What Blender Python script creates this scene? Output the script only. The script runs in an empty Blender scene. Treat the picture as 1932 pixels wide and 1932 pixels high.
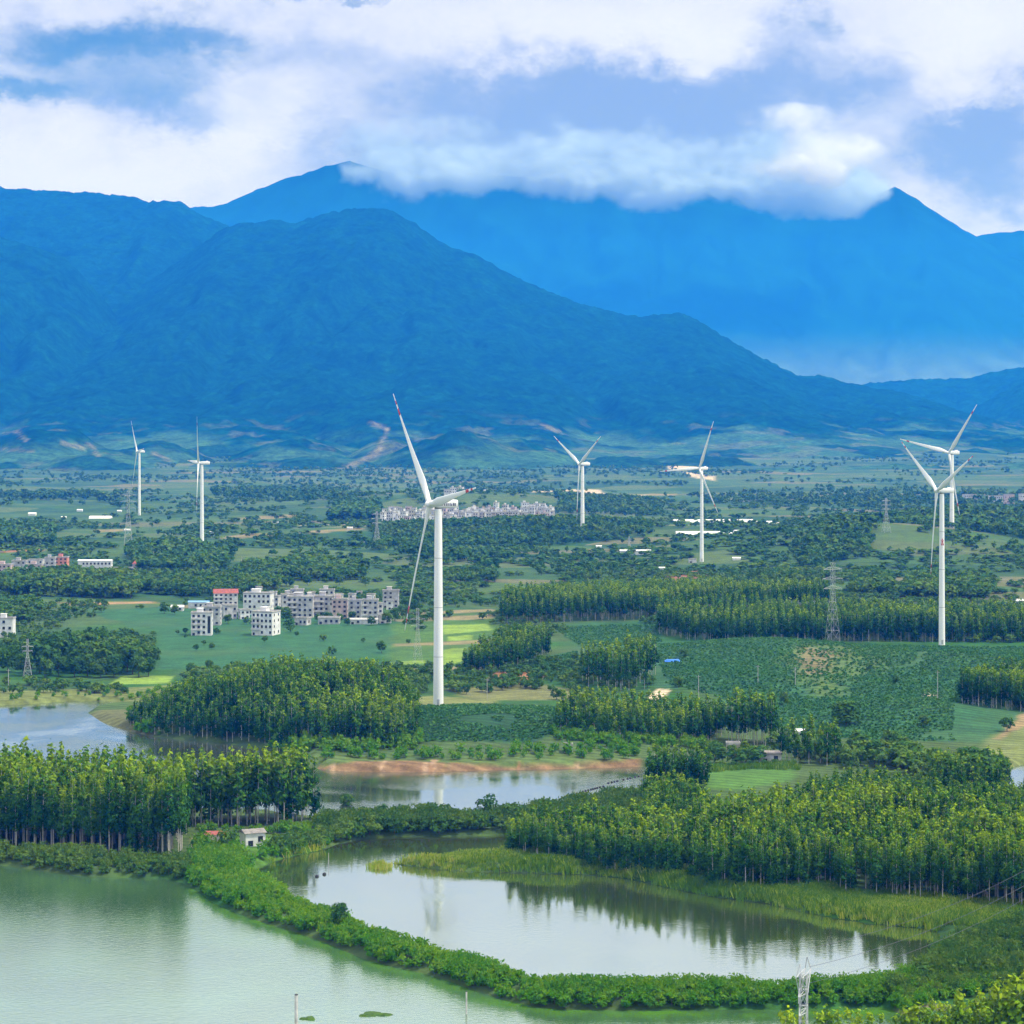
import bpy, math, random
import numpy as np
from mathutils import Vector, Matrix
R = math.radians
random.seed(7); rng = np.random.default_rng(7)
sc = bpy.context.scene
COL = sc.collection

# ------------------------------------------------------------------ camera, light, exposure
H = 120.0            # camera height over the plain (m)
F = 4545.0           # focal length in pixels of a 1932 px wide picture
HY = 808.0           # horizon row in that picture
cam = bpy.data.objects.new('camera', bpy.data.cameras.new('camera'))
COL.objects.link(cam)
cam.location = (0, 0, H); cam.rotation_euler = (R(90), 0, 0)
cam.data.sensor_width = 36; cam.data.lens = 36 * F / 1932
cam.data.shift_y = -(966 - HY) / 1932
cam.data.clip_start = 1; cam.data.clip_end = 90000
sc.camera = cam
SUN_EL, SUN_AZ = R(62), R(98)      # azimuth clockwise from +Y (straight ahead)
sd = bpy.data.lights.new('sun', 'SUN'); sd.energy = 5.0; sd.angle = R(1.2); sd.color = (1, .95, .86)
sun = bpy.data.objects.new('sun', sd); COL.objects.link(sun)
sdir = Vector((math.sin(SUN_AZ) * math.cos(SUN_EL), math.cos(SUN_AZ) * math.cos(SUN_EL), math.sin(SUN_EL)))
sun.rotation_euler = sdir.to_track_quat('Z', 'Y').to_euler(); sun.location = (0, 0, 900)
sc.view_settings.view_transform = 'Standard'; sc.view_settings.look = 'None'
sc.view_settings.exposure = 0.0; sc.view_settings.gamma = 1.0
sc.cycles.use_denoising = True
sc.cycles.volume_bounces = 2; sc.cycles.max_bounces = 8; sc.cycles.diffuse_bounces = 3; sc.cycles.glossy_bounces = 3
sc.cycles.transparent_max_bounces = 8; sc.cycles.sample_clamp_indirect = 6
sc.cycles.use_adaptive_sampling = True

HAZE_DENS, HAZE_COL = 0.73e-4, (0.015, 0.20, 1.0)

class NT:
    """tiny helper to write shader node graphs"""
    def __init__(s, tree): s.t = tree; s.n = tree.nodes; s.l = tree.links
    def node(s, typ, **kw):
        n = s.n.new(typ)
        for k, v in kw.items(): setattr(n, k, v)
        return n
    def put(s, sock, v):
        if isinstance(v, bpy.types.NodeSocket): s.l.new(v, sock)
        elif v is not None:
            try: sock.default_value = v
            except TypeError: sock.default_value = tuple(v) + (1,) if len(v) == 3 else v
    def m(s, op, a, b=None, c=None, clamp=False):
        n = s.node('ShaderNodeMath', operation=op, use_clamp=clamp)
        for i, v in enumerate((a, b, c)):
            if v is not None: s.put(n.inputs[i], v)
        return n.outputs[0]
    def vm(s, op, a, b):
        n = s.node('ShaderNodeVectorMath', operation=op)
        s.put(n.inputs[0], a); s.put(n.inputs[1], b)
        return n.outputs[0]
    def mix(s, f, a, b, blend='MIX'):
        n = s.node('ShaderNodeMix', data_type='RGBA', blend_type=blend)
        s.put(n.inputs[0], f)
        for i, v in ((6, a), (7, b)):
            s.put(n.inputs[i], tuple(v) + (1,) if isinstance(v, (tuple, list)) and len(v) == 3 else v)
        return n.outputs[2]
    def noise(s, vec, scale, detail=4, rough=.55, color=False, dist=0):
        n = s.node('ShaderNodeTexNoise'); s.put(n.inputs['Vector'], vec)
        n.inputs['Scale'].default_value = scale; n.inputs['Detail'].default_value = detail
        n.inputs['Roughness'].default_value = rough; n.inputs['Distortion'].default_value = dist
        return n.outputs['Color' if color else 'Fac']
    def ss(s, v, a, b, lo=0, hi=1):
        n = s.node('ShaderNodeMapRange', interpolation_type='SMOOTHSTEP')
        s.put(n.inputs[0], v)
        for i, q in enumerate((a, b, lo, hi)): n.inputs[i + 1].default_value = q
        return n.outputs[0]
    def ramp(s, v, stops):
        n = s.node('ShaderNodeValToRGB'); s.put(n.inputs[0], v)
        e = n.color_ramp.elements
        while len(e) < len(stops): e.new(.5)
        for q, (p, c) in zip(e, stops): q.position = p; q.color = tuple(c) + (1,)
        return n.outputs[0]
    def xyz(s, x, y, z=0.0):
        n = s.node('ShaderNodeCombineXYZ')
        for i, v in enumerate((x, y, z)): s.put(n.inputs[i], v)
        return n.outputs[0]

# ---- the sky: Nishita air with a broken cloud deck laid over it by compass direction and elevation
world = bpy.data.worlds.new('World'); sc.world = world; world.use_nodes = True
N = NT(world.node_tree); N.n.clear()
out = N.node('ShaderNodeOutputWorld'); bg = N.node('ShaderNodeBackground')
sky = N.node('ShaderNodeTexSky', sky_type='NISHITA', sun_disc=False)
sky.sun_elevation = SUN_EL; sky.sun_rotation = SUN_AZ; sky.air_density = 1.0; sky.dust_density = .3; sky.ozone_density = 2
tc = N.node('ShaderNodeTexCoord'); sp = N.node('ShaderNodeSeparateXYZ'); N.put(sp.inputs[0], tc.outputs['Generated'])
az = N.m('ARCTAN2', sp.outputs[0], sp.outputs[1]); el = N.m('ARCSINE', sp.outputs[2])
U = N.m('MULTIPLY', az, 4.545); V = N.m('MULTIPLY', el, 4.545)
p0 = N.xyz(U, N.m('MULTIPLY', V, 1.5))
w1 = N.node('ShaderNodeSeparateXYZ'); N.put(w1.inputs[0], N.noise(p0, 3.6, 9, .66, True))
warp = lambda k: (N.m('ADD', U, N.m('MULTIPLY', N.m('SUBTRACT', w1.outputs[0], .5), k)), N.m('ADD', V, N.m('MULTIPLY', N.m('SUBTRACT', w1.outputs[1], .5), k * .7)))
Uw, Vw = warp(.42)
def blob(cx, cy, sx, sy, a=1.0):
    dx = N.m('DIVIDE', N.m('SUBTRACT', Uw, (cx - 966) / 1000), sx / 1000)
    dy = N.m('DIVIDE', N.m('SUBTRACT', Vw, (808 - cy) / 1000), sy / 1000)
    r2 = N.m('ADD', N.m('MULTIPLY', dx, dx), N.m('MULTIPLY', dy, dy))
    return N.m('MULTIPLY', N.m('EXPONENT', N.m('MULTIPLY', r2, -1)), a)
def blobs(lst):
    t = None
    for b in lst:
        v = blob(*b); t = v if t is None else N.m('ADD', t, v)
    return t
fbm = N.noise(p0, 5.5, 9, .68); fb2 = N.noise(p0, 1.7, 6, .6)
holes = blobs([(150, 105, 190, 62, 1.0), (45, 205, 130, 36, .9), (390, 85, 150, 60, .75), (620, -5, 130, 12, .7), (1530, 35, 36, 45, .55), (300, 170, 120, 30, .35)])
gen = N.m('MULTIPLY', N.ss(fb2, .52, .66), N.ss(V, .86, 1.1))
hole = N.ss(N.m('ADD', N.m('ADD', holes, N.m('MULTIPLY', gen, .9)), N.m('MULTIPLY', N.m('SUBTRACT', fbm, .5), .55)), .08, 1.15)
shade = blobs([(1020, 300, 330, 110, 1.5), (1330, 330, 220, 110, 1.3), (1840, 235, 170, 42, 1.1), (1800, 300, 140, 40, .55), (300, 190, 190, 45, .8), (620, 250, 120, 40, .3), (1560, 150, 150, 70, .7), (1300, 180, 220, 60, .5), (1860, 330, 150, 60, .5), (760, 160, 150, 50, .35), (1450, 330, 90, 60, .6),
               (620, 90, 130, 40, .45), (1500, 60, 70, 60, .35), (1000, 170, 260, 40, .3), (1890, 395, 130, 55, .6), (900, 345, 260, 40, .4), (60, 60, 80, 40, .35)])
lite = blobs([(1850, 70, 190, 75, .8), (1150, 70, 330, 55, .6), (460, 220, 170, 70, .6), (180, 325, 260, 40, .55), (1350, 40, 120, 60, .4), (1560, 235, 120, 60, .5)])
sh = N.ss(N.m('ADD', N.m('SUBTRACT', shade, N.m('MULTIPLY', lite, .6)), N.m('MULTIPLY', N.m('SUBTRACT', fbm, .5), 1.0)), -.22, .95)
cloud = N.mix(sh, (1.0, 1.03, 1.02), (.36, .50, .70))
lv = N.m('ADD', 1.0, N.m('MULTIPLY', lite, .12))
cloud = N.mix(1.0, cloud, N.xyz(lv, lv, lv), 'MULTIPLY')
eh = N.ss(V, .76, 1.5)
cloud = N.mix(1.0, cloud, N.mix(eh, (.78, .80, 1.0), (1.30, 1.34, 1.42)), 'MULTIPLY')
skyc = N.mix(1.0, sky.outputs[0], (.040, .064, .090), 'MULTIPLY')
col = N.mix(hole, cloud, skyc)
N.put(bg.inputs[0], col); bg.inputs[1].default_value = 1.0
N.l.new(bg.outputs[0], out.inputs[0])

# ------------------------------------------------------------------ mesh and tag helpers
def tag(o, label=None, cat=None, group=None, kind=None):
    if label: o['label'] = label
    if cat: o['category'] = cat
    if group: o['group'] = group
    if kind: o['kind'] = kind
    return o
def empty(name, loc=(0, 0, 0), rz=0.0):
    o = bpy.data.objects.new(name, None); COL.objects.link(o)
    o.location = loc; o.rotation_euler = (0, 0, rz); o.empty_display_size = 1
    return o
def np_mesh(name, Vx, Fx, mats, midx=None, vcol=None, smooth=False):
    """faces as an (m,k) index array"""
    me = bpy.data.meshes.new(name)
    Vx = np.asarray(Vx, dtype=np.float32); Fx = np.asarray(Fx, dtype=np.int32)
    m, k = Fx.shape
    me.vertices.add(len(Vx)); me.vertices.foreach_set('co', Vx.ravel())
    me.loops.add(m * k); me.loops.foreach_set('vertex_index', Fx.ravel())
    me.polygons.add(m); me.polygons.foreach_set('loop_start', np.arange(0, m * k, k, dtype=np.int32))
    try: me.polygons.foreach_set('loop_total', np.full(m, k, dtype=np.int32))
    except Exception: pass
    if midx is not None: me.polygons.foreach_set('material_index', np.asarray(midx, dtype=np.int32))
    for q in mats: me.materials.append(q)
    if vcol is not None:
        for an, arr in vcol.items():
            arr = np.asarray(arr, dtype=np.float32)
            if arr.ndim == 1:
                a = me.attributes.new(an, 'FLOAT', 'POINT'); a.data.foreach_set('value', arr)
            else:
                a = me.attributes.new(an, 'FLOAT_COLOR', 'POINT'); a.data.foreach_set('color', arr.ravel())
    me.update(calc_edges=True)
    if smooth: me.polygons.foreach_set('use_smooth', np.ones(m, dtype=bool))
    return me
def link(name, me, parent=None):
    o = bpy.data.objects.new(name, me); COL.objects.link(o)
    if parent is not None: o.parent = parent
    return o
class MB:
    """collects boxes, bars and tubes into one mesh"""
    def __init__(s): s.v = []; s.f = []; s.mi = []
    def add(s, vs, fs, mi=0):
        n = len(s.v); s.v += [tuple(p) for p in vs]
        s.f += [tuple(n + i for i in q) for q in fs]; s.mi += [mi] * len(fs)
    def box(s, x0, x1, y0, y1, z0, z1, mi=0):
        s.add([(x, y, z) for z in (z0, z1) for y in (y0, y1) for x in (x0, x1)],
              [(0, 2, 3, 1), (4, 5, 7, 6), (0, 1, 5, 4), (1, 3, 7, 5), (3, 2, 6, 7), (2, 0, 4, 6)], mi)
    def tube(s, pts, rad, seg=8, mi=0, cap=True, sy=1.0):
        rings = []
        pts = [Vector(p) for p in pts]
        for i, p in enumerate(pts):
            d = (pts[min(i + 1, len(pts) - 1)] - pts[max(i - 1, 0)]).normalized()
            up = Vector((0, 0, 1)) if abs(d.z) < .9 else Vector((0, 1, 0))
            a = d.cross(up).normalized(); b = a.cross(d)
            r = rad[i] if isinstance(rad, (list, tuple)) else rad
            rings.append([p + a * math.cos(t) * r + b * math.sin(t) * r * sy for t in [2 * math.pi * k / seg for k in range(seg)]])
        vs = [q for r in rings for q in r]; fs = []
        for i in range(len(rings) - 1):
            for k in range(seg):
                fs.append((i * seg + k, i * seg + (k + 1) % seg, (i + 1) * seg + (k + 1) % seg, (i + 1) * seg + k))
        if cap: fs.append(tuple(range(seg - 1, -1, -1))); fs.append(tuple(range((len(rings) - 1) * seg, len(rings) * seg)))
        s.add(vs, fs, mi)
    def bar(s, a, b, w, mi=0): s.tube([a, b], w * .7, 4, mi)
    def mesh(s, name, mats, smooth=False):
        me = bpy.data.meshes.new(name); me.from_pydata(s.v, [], s.f)
        for q in (mats if isinstance(mats, (list, tuple)) else [mats]): me.materials.append(q)
        me.polygons.foreach_set('material_index', s.mi)
        if smooth: me.polygons.foreach_set('use_smooth', [True] * len(s.f))
        me.update(); return me
    def build(s, name, mats, parent=None, smooth=False): return link(name, s.mesh(name, mats, smooth), parent)

def smooth_by_angle(me, ang=40):
    me.polygons.foreach_set('use_smooth', [True] * len(me.polygons))
    try: me.set_sharp_from_angle(angle=R(ang))
    except Exception: pass

# ------------------------------------------------------------------ materials
def pm(name, col, rough=.7, spec=.3, var=.12, scale=1.0):
    m = bpy.data.materials.new(name); m.use_nodes = True
    n = NT(m.node_tree); b = n.n['Principled BSDF']
    g = n.node('ShaderNodeTexCoord'); f = n.noise(g.outputs['Object'], scale, 5, .6)
    c = n.mix(n.ss(f, .3, .7), tuple(x * (1 - var) for x in col), tuple(min(1, x * (1 + var)) for x in col))
    n.put(b.inputs['Base Color'], c); b.inputs['Roughness'].default_value = rough; b.inputs['Specular IOR Level'].default_value = spec
    return m
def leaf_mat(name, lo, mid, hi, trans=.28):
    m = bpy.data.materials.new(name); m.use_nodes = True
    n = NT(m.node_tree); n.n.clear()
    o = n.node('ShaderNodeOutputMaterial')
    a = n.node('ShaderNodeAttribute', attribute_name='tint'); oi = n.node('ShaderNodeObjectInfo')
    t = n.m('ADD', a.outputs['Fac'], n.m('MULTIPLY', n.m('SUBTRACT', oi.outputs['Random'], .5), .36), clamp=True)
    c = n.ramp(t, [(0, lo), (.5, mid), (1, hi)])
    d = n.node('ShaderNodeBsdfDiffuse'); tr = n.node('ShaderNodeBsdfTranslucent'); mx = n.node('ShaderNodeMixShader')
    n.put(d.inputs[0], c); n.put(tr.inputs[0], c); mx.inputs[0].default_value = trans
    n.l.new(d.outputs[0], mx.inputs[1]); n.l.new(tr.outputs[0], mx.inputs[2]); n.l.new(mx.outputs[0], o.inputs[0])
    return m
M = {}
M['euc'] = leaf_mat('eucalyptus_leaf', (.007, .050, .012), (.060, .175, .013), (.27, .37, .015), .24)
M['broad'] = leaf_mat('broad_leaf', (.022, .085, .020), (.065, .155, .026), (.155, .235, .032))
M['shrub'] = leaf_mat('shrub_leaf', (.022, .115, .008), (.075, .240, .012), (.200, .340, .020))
M['reed'] = leaf_mat('reed_blade', (.090, .210, .018), (.30, .42, .034), (.58, .48, .14), .5)
M['sapling'] = leaf_mat('young_eucalyptus_leaf', (.03, .10, .012), (.13, .26, .014), (.31, .41, .018), .25)
M['crop'] = leaf_mat('crop_leaf', (.036, .135, .042), (.070, .195, .056), (.130, .240, .066))
M['bark'] = pm('pale_bark', (.46, .43, .38), .9, .1, .35, 1.5)
M['dbark'] = pm('dark_bark', (.11, .085, .06), .9, .1, .3, 1.5)
M['white'] = pm('white_tower_paint', (.86, .86, .87), .45, .4, .03, .15)
M['shell'] = pm('white_nacelle_shell', (.78, .78, .79), .45, .4, .04, .4)
M['dark'] = pm('dark_rubber', (.03, .03, .035), .6)
M['red'] = pm('red_band_paint', (.52, .05, .06), .5)
M['mark'] = pm('dark_lettering', (.10, .10, .14), .6)
M['steel'] = pm('galvanised_steel', (.42, .43, .45), .55, .5, .15, 2)
M['conc'] = pm('weathered_concrete', (.42, .41, .40), .9, .2, .3, .5)
M['glass'] = pm('dark_window', (.025, .03, .04), .25, .5)
M['buoy'] = pm('black_float', (.02, .02, .025), .5)
M['scum'] = pm('floating_weed', (.05, .10, .02), .9, .1, .4, 2)
WALLS = [pm('grey_render', (.46, .45, .46), .9, .2, .28, .35), pm('pale_render', (.60, .58, .585), .9, .2, .22, .35),
         pm('white_tile', (.72, .71, .72), .7, .3, .15, .35), pm('pink_tile', (.55, .42, .41), .8, .3, .2, .35),
         pm('salmon_tile', (.66, .27, .20), .8, .3, .12, .35), pm('cream_render', (.50, .45, .36), .9, .2, .2, .35)]
M['roofc'] = pm('concrete_roof', (.40, .39, .38), .95, .1, .25, .5)
M['roofr'] = pm('red_roof_tile', (.30, .10, .085), .9, .1, .3, 1)
M['roofw'] = pm('white_sheet_roof', (.78, .77, .78), .5, .4, .06, .5)
M['roofb'] = pm('blue_sheet_roof', (.16, .33, .60), .5, .4, .1, .5)
M['roofg'] = pm('grey_sheet_roof', (.22, .20, .19), .8, .2, .3, .8)

# ------------------------------------------------------------------ noise
def _h(i, j, s):
    n = (i.astype(np.int64) * 374761393 + j.astype(np.int64) * 668265263 + s * 1274126177) & 0xFFFFFFFF
    n = ((n ^ (n >> 13)) * 1274126177) & 0xFFFFFFFF
    return ((n ^ (n >> 16)) & 0xFFFF) / 65535.0
def vnoise(x, y, s=0):
    i = np.floor(x); j = np.floor(y); fx = x - i; fy = y - j
    fx = fx * fx * fx * (fx * (fx * 6 - 15) + 10); fy = fy * fy * fy * (fy * (fy * 6 - 15) + 10)
    a = _h(i, j, s); b = _h(i + 1, j, s); c = _h(i, j + 1, s); d = _h(i + 1, j + 1, s)
    return (a * (1 - fx) + b * fx) * (1 - fy) + (c * (1 - fx) + d * fx) * fy
def fbm2(x, y, o=5, s=0, g=.5):
    t = 0; a = 1; n = 0
    for k in range(o):
        t = t + a * vnoise(x * 2 ** k + 17.3 * k, y * 2 ** k - 9.1 * k, s + k); n += a; a *= g
    return t / n
def sstep(v, a, b):
    t = np.clip((v - a) / (b - a), 0, 1); return t * t * (3 - 2 * t)
def in_poly(px, py, poly):
    ins = np.zeros(px.shape, bool); n = len(poly)
    for k in range(n):
        x0, y0 = poly[k]; x1, y1 = poly[(k + 1) % n]
        if y0 == y1: continue
        c = ((y0 > py) != (y1 > py)) & (px < (x1 - x0) * (py - y0) / (y1 - y0) + x0)
        ins ^= c
    return ins
def sdist(px, py, poly):
    """signed distance, positive outside"""
    d = np.full(px.shape, 1e9)
    n = len(poly)
    for k in range(n):
        ax, ay = poly[k]; bx, by = poly[(k + 1) % n]
        ex, ey = bx - ax, by - ay; L = ex * ex + ey * ey + 1e-9
        t = np.clip(((px - ax) * ex + (py - ay) * ey) / L, 0, 1)
        d = np.minimum(d, np.hypot(px - ax - t * ex, py - ay - t * ey))
    return np.where(in_poly(px, py, poly), -d, d)

# ------------------------------------------------------------------ where things stand: survey points as bearing + dip below the horizon
WL = -2.0
def flat(x, y, z=0.0):
    Y = F * (H - z) / (y - HY)
    return ((x - 966) / F * Y, Y)
def poly_at(pts, z=0.0): return [flat(x, y, z) for x, y in pts]
POND_A = poly_at([(-500, 1600), (-200, 1622), (0, 1632), (60, 1640), (130, 1650), (200, 1655), (270, 1657), (310, 1657), (345, 1666), (370, 1680), (400, 1702),
    (450, 1724), (500, 1742), (550, 1757), (600, 1774), (640, 1790), (690, 1810), (740, 1824), (800, 1837), (850, 1852), (900, 1870), (950, 1887),
    (1010, 1900), (1060, 1905), (1200, 1907), (1350, 1905), (1500, 1905), (1600, 1902), (1660, 1900), (1700, 1912), (1690, 1940), (1600, 2000), (1550, 2100), (1500, 2300), (-900, 2300)], WL)
POND_B = poly_at([(468, 1642), (490, 1636), (520, 1624), (560, 1613), (600, 1606), (640, 1592), (690, 1582), (750, 1579), (850, 1578), (960, 1575), (1000, 1580), (1000, 1600), (957, 1614), (870, 1623), (830, 1628), (780, 1628),
    (740, 1629), (742, 1631), (780, 1634), (820, 1638), (850, 1642), (900, 1645), (1000, 1647), (1100, 1650), (1180, 1657), (1230, 1667), (1290, 1682), (1350, 1692), (1440, 1704), (1500, 1717),
    (1560, 1729), (1640, 1742), (1700, 1748), (1752, 1752), (1775, 1762), (1768, 1790), (1745, 1822), (1712, 1850), (1650, 1872), (1560, 1879), (1440, 1879), (1330, 1880), (1250, 1880), (1150, 1878),
    (1060, 1872), (1000, 1862), (950, 1848), (900, 1832), (850, 1816), (800, 1800), (740, 1785), (690, 1768), (640, 1742), (600, 1726), (560, 1706), (520, 1684), (480, 1664)], WL)
POND_C = poly_at([(-500, 1345), (-150, 1335), (0, 1331), (60, 1328), (110, 1324), (160, 1323), (235, 1324), (240, 1326), (180, 1336), (166, 1345), (190, 1361), (220, 1373), (280, 1388),
    (330, 1394), (420, 1402), (500, 1413), (540, 1424), (570, 1440), (610, 1454), (700, 1457), (800, 1457), (900, 1454), (1000, 1452), (1100, 1450), (1200, 1447), (1218, 1447), (1222, 1470), (1205, 1490),
    (1140, 1512), (1060, 1522), (1000, 1532), (900, 1540), (800, 1544), (700, 1546), (600, 1546), (500, 1534), (300, 1530), (0, 1537), (-200, 1536), (-500, 1540)], WL)
POND_D = poly_at([(1895, 1452), (1932, 1442), (2000, 1438), (2150, 1440), (2150, 1495), (1990, 1496), (1932, 1492), (1902, 1482)], WL)
PONDS = [POND_A, POND_B, POND_C, POND_D]
MOUNDS = []   # (x, Y, sx, sy, height)
def mound(px, py, sx, sy, h):
    x, Y = flat(px, py); MOUNDS.append((x, Y, sx, sy, h))
mound(1520, 1260, 95, 90, 7); mound(1640, 1040, 150, 160, 26); mound(560, 1375, 48, 55, 9); mound(950, 1380, 55, 60, 6); mound(1360, 1300, 34, 40, 5); mound(1700, 1350, 42, 38, 6); mound(1850, 1270, 50, 45, 7); mound(1430, 1240, 60, 40, 5); mound(1600, 1310, 30, 34, 4)
mound(960, 1010, 260, 140, 14); mound(1250, 1165, 150, 120, 4); mound(880, 956, 240, 220, 26); mound(1850, 1010, 220, 220, 22); mound(420, 1040, 200, 160, 6); mound(1700, 1590, 60, 30, 1)
def hgt(x, Y):
    x = np.asarray(x, float); Y = np.asarray(Y, float)
    far = sstep(Y, 1300, 3500)
    h = (fbm2(x / 90, Y / 90, 4, 3) - .5) * (2.0 + 5 * far) + (fbm2(x / 420, Y / 420, 3, 8) - .5) * 12 * far
    for mx, my, sx, sy, mh in MOUNDS:
        h = h + mh * np.exp(-((x - mx) / sx) ** 2 - ((Y - my) / sy) ** 2)
    h = h + 55 * sstep(Y, 5000, 8200) * (.4 + .6 * fbm2(x / 500, Y / 500, 3, 21))
    near = Y < 1400
    if np.any(near):
        xn = x[near] if x.ndim else x; yn = Y[near] if Y.ndim else Y
        wob = (fbm2(xn / 9, yn / 9, 3, 5) - .5) * 3.0
        s = np.full(np.shape(xn), 1e9)
        for p in PONDS: s = np.minimum(s, sdist(xn, yn, p))
        s = s + wob * np.clip(np.abs(s) / 3, .25, 1)
        shore = WL + np.where(s > 0, s * .55, np.maximum(s * .5, -2.2))
        hh = h[near] if h.ndim else h
        hh = np.where(s > 0, np.minimum(np.maximum(hh, WL + .7), shore), shore)
        if h.ndim: h[near] = hh
        else: h = hh
    return h
def at(x, y):
    """ground point under a survey bearing"""
    z = 0.0
    for _ in range(6):
        X, Y = flat(x, y, z); z = float(hgt(np.array([X]), np.array([Y]))[0])
    return X, Y, z

# ------------------------------------------------------------------ ground sheet
ys = np.concatenate([np.arange(2330, 1320, -2.0), np.arange(1320, 1000, -1.5), np.arange(1000, 872, -1.0)])
Yr = F * H / (ys - HY)
Yr = np.concatenate([[-2500, 60, 240], Yr, np.linspace(Yr[-1] + 200, 14900, 30)])
ks = np.linspace(-.36, .36, 620)
Kx = ks[None, :] * np.maximum(Yr, 358)[:, None]
Kx = np.concatenate([np.full((len(Yr), 1), -6800), np.full((len(Yr), 1), -5600), Kx, np.full((len(Yr), 1), 5600), np.full((len(Yr), 1), 6800)], 1)
KY = np.repeat(Yr[:, None], Kx.shape[1], 1)
gx, gy = Kx.ravel(), KY.ravel()
gz = hgt(gx, gy)
nr, nc = Kx.shape
# land cover
cov = np.zeros((len(gx), 4)); cov[:, 3] = 1
n1 = fbm2(gx / 35, gy / 35, 4, 31); n2 = fbm2(gx / 140, gy / 140, 4, 37); n3 = fbm2(gx / 8, gy / 8, 3, 41)
A_grass, A_lush, A_olive = np.array([.036, .090, .024]), np.array([.030, .110, .020]), np.array([.070, .110, .034])
cov[:, :3] = A_grass + (A_lush - A_grass) * sstep(n1, .4, .6)[:, None]
cov[:, :3] += (A_olive - cov[:, :3]) * (sstep(n2, .48, .62) * .8)[:, None]
parc = sstep(gy, 1250, 1700)
LIME, SOIL, SAND, TAN, CROP, PADDY, TRACK, GREY = (.19, .29, .045), (.30, .15, .075), (.50, .40, .28), (.22, .19, .095), (.035, .115, .045), (.10, .19, .045), (.42, .36, .27), (.40, .39, .38)
def cover(pts, c, soft=3.0, wob=6.0, keep=False):
    p = poly_at(pts); xs = [q[0] for q in p]; yy = [q[1] for q in p]; mg = soft + wob * 2
    idx = np.nonzero((gx > min(xs) - mg) & (gx < max(xs) + mg) & (gy > min(yy) - mg) & (gy < max(yy) + mg))[0]
    if len(idx) == 0: return
    s = sdist(gx[idx], gy[idx], p) + (fbm2(gx[idx] / (wob * 2 + 1), gy[idx] / (wob * 2 + 1), 3, 51) - .5) * wob
    w = 1 - sstep(s, -soft * .5, soft * .5)
    cov[idx, :3] += (np.array(c) - cov[idx, :3]) * w[:, None]
    if not keep: parc[idx] *= 1 - w
# big green fields by the village, coffee slopes, paddies, bare soil, tracks
cover([(290, 1262), (300, 1200), (150, 1150), (330, 1145), (720, 1170), (760, 1180), (745, 1235), (560, 1250), (400, 1262)], CROP, 6, 8)
cover([(740, 1180), (940, 1165), (945, 1185), (900, 1240), (860, 1280), (740, 1280)], (.065, .14, .032), 8, 10)
for pts in ([(832, 1183), (920, 1182), (930, 1192), (838, 1200)], [(845, 1202), (890, 1201), (892, 1208), (848, 1210)], [(835, 1226), (878, 1224), (872, 1250), (836, 1256)],
            [(745, 1247), (800, 1246), (802, 1252), (748, 1254)], [(205, 1290), (232, 1273), (330, 1274), (318, 1288)]):
    cover(pts, LIME, 2, 2)
for y0 in (1160, 1172, 1214, 1262): cover([(742, y0), (930, y0 - 6), (935, y0 + 2), (745, y0 + 5)], TAN, 5, 6)
cover([(920, 1283), (935, 1268), (1010, 1267), (1030, 1276), (1000, 1290), (950, 1290)], SOIL, 4, 5)
cover([(840, 1300), (1000, 1290), (1100, 1310), (1090, 1322), (900, 1322)], (.15, .16, .06), 8, 10)
cover([(760, 1318), (820, 1312), (930, 1322), (935, 1334), (790, 1342)], (.17, .19, .06), 6, 8)
cover([(950, 1262), (1090, 1232), (1100, 1300), (1030, 1275)], CROP, 6, 8)
cover([(1040, 1185), (1240, 1180), (1250, 1215), (1480, 1225), (1932, 1220), (1932, 1400), (1800, 1400), (1500, 1390), (1330, 1310), (1240, 1310), (1100, 1230)], (.035, .110, .045), 8, 10)
cover([(1490, 1290), (1530, 1245), (1600, 1250), (1640, 1280), (1600, 1330), (1510, 1325)], (.085, .145, .040), 14, 40)
cover([(1500, 1275), (1530, 1255), (1570, 1262), (1560, 1290), (1510, 1292)], (.17, .15, .075), 10, 24)
cover([(780, 1410), (795, 1340), (900, 1330), (1050, 1335), (1160, 1340), (1060, 1400), (1000, 1415)], (.024, .075, .030), 6, 6)
cover([(540, 1425), (800, 1435), (1200, 1415), (1210, 1440), (1000, 1448), (700, 1452), (590, 1447)], (.09, .14, .04), 5, 5)
BANKC = (.20, .125, .068)
cover([(575, 1439), (640, 1441), (760, 1437), (900, 1441), (1040, 1439), (1205, 1433), (1215, 1452), (1000, 1457), (700, 1462), (590, 1458)], BANKC, 3, 4)
for i in range(46):
    bx = rng.uniform(590, 1200); by = rng.uniform(1440, 1455); bw = rng.uniform(3, 11); sl = rng.uniform(-6, 6)
    cover([(bx, by - 4), (bx + bw, by - 5), (bx + bw + sl, by + 4), (bx + sl, by + 3)], [(.15, .10, .05), (.33, .22, .14), (.08, .12, .04), (.26, .15, .08)][i % 4], 1.2, 1.5)
cover([(165, 1338), (240, 1340), (300, 1375), (260, 1392), (180, 1362)], (.12, .13, .055), 4, 5)
cover([(-100, 1320), (0, 1300), (100, 1300), (240, 1296), (330, 1290), (330, 1322), (100, 1326), (0, 1334), (-100, 1340)], (.14, .17, .05), 5, 6)
cover([(1320, 1488), (1330, 1455), (1420, 1450), (1500, 1452), (1500, 1475), (1400, 1494)], (.075, .165, .032), 4, 4)
cover([(1850, 1440), (1860, 1395), (1932, 1370), (2000, 1365), (2000, 1442), (1920, 1445)], (.15, .18, .06), 5, 5)
cover([(1870, 1395), (1900, 1375), (1935, 1352), (1990, 1350), (1985, 1372), (1930, 1374), (1890, 1396)], (.27, .19, .10), 3, 6)
cover([(1735, 1330), (1745, 1315), (1780, 1318), (1790, 1328)], SAND, 3, 3)
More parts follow.
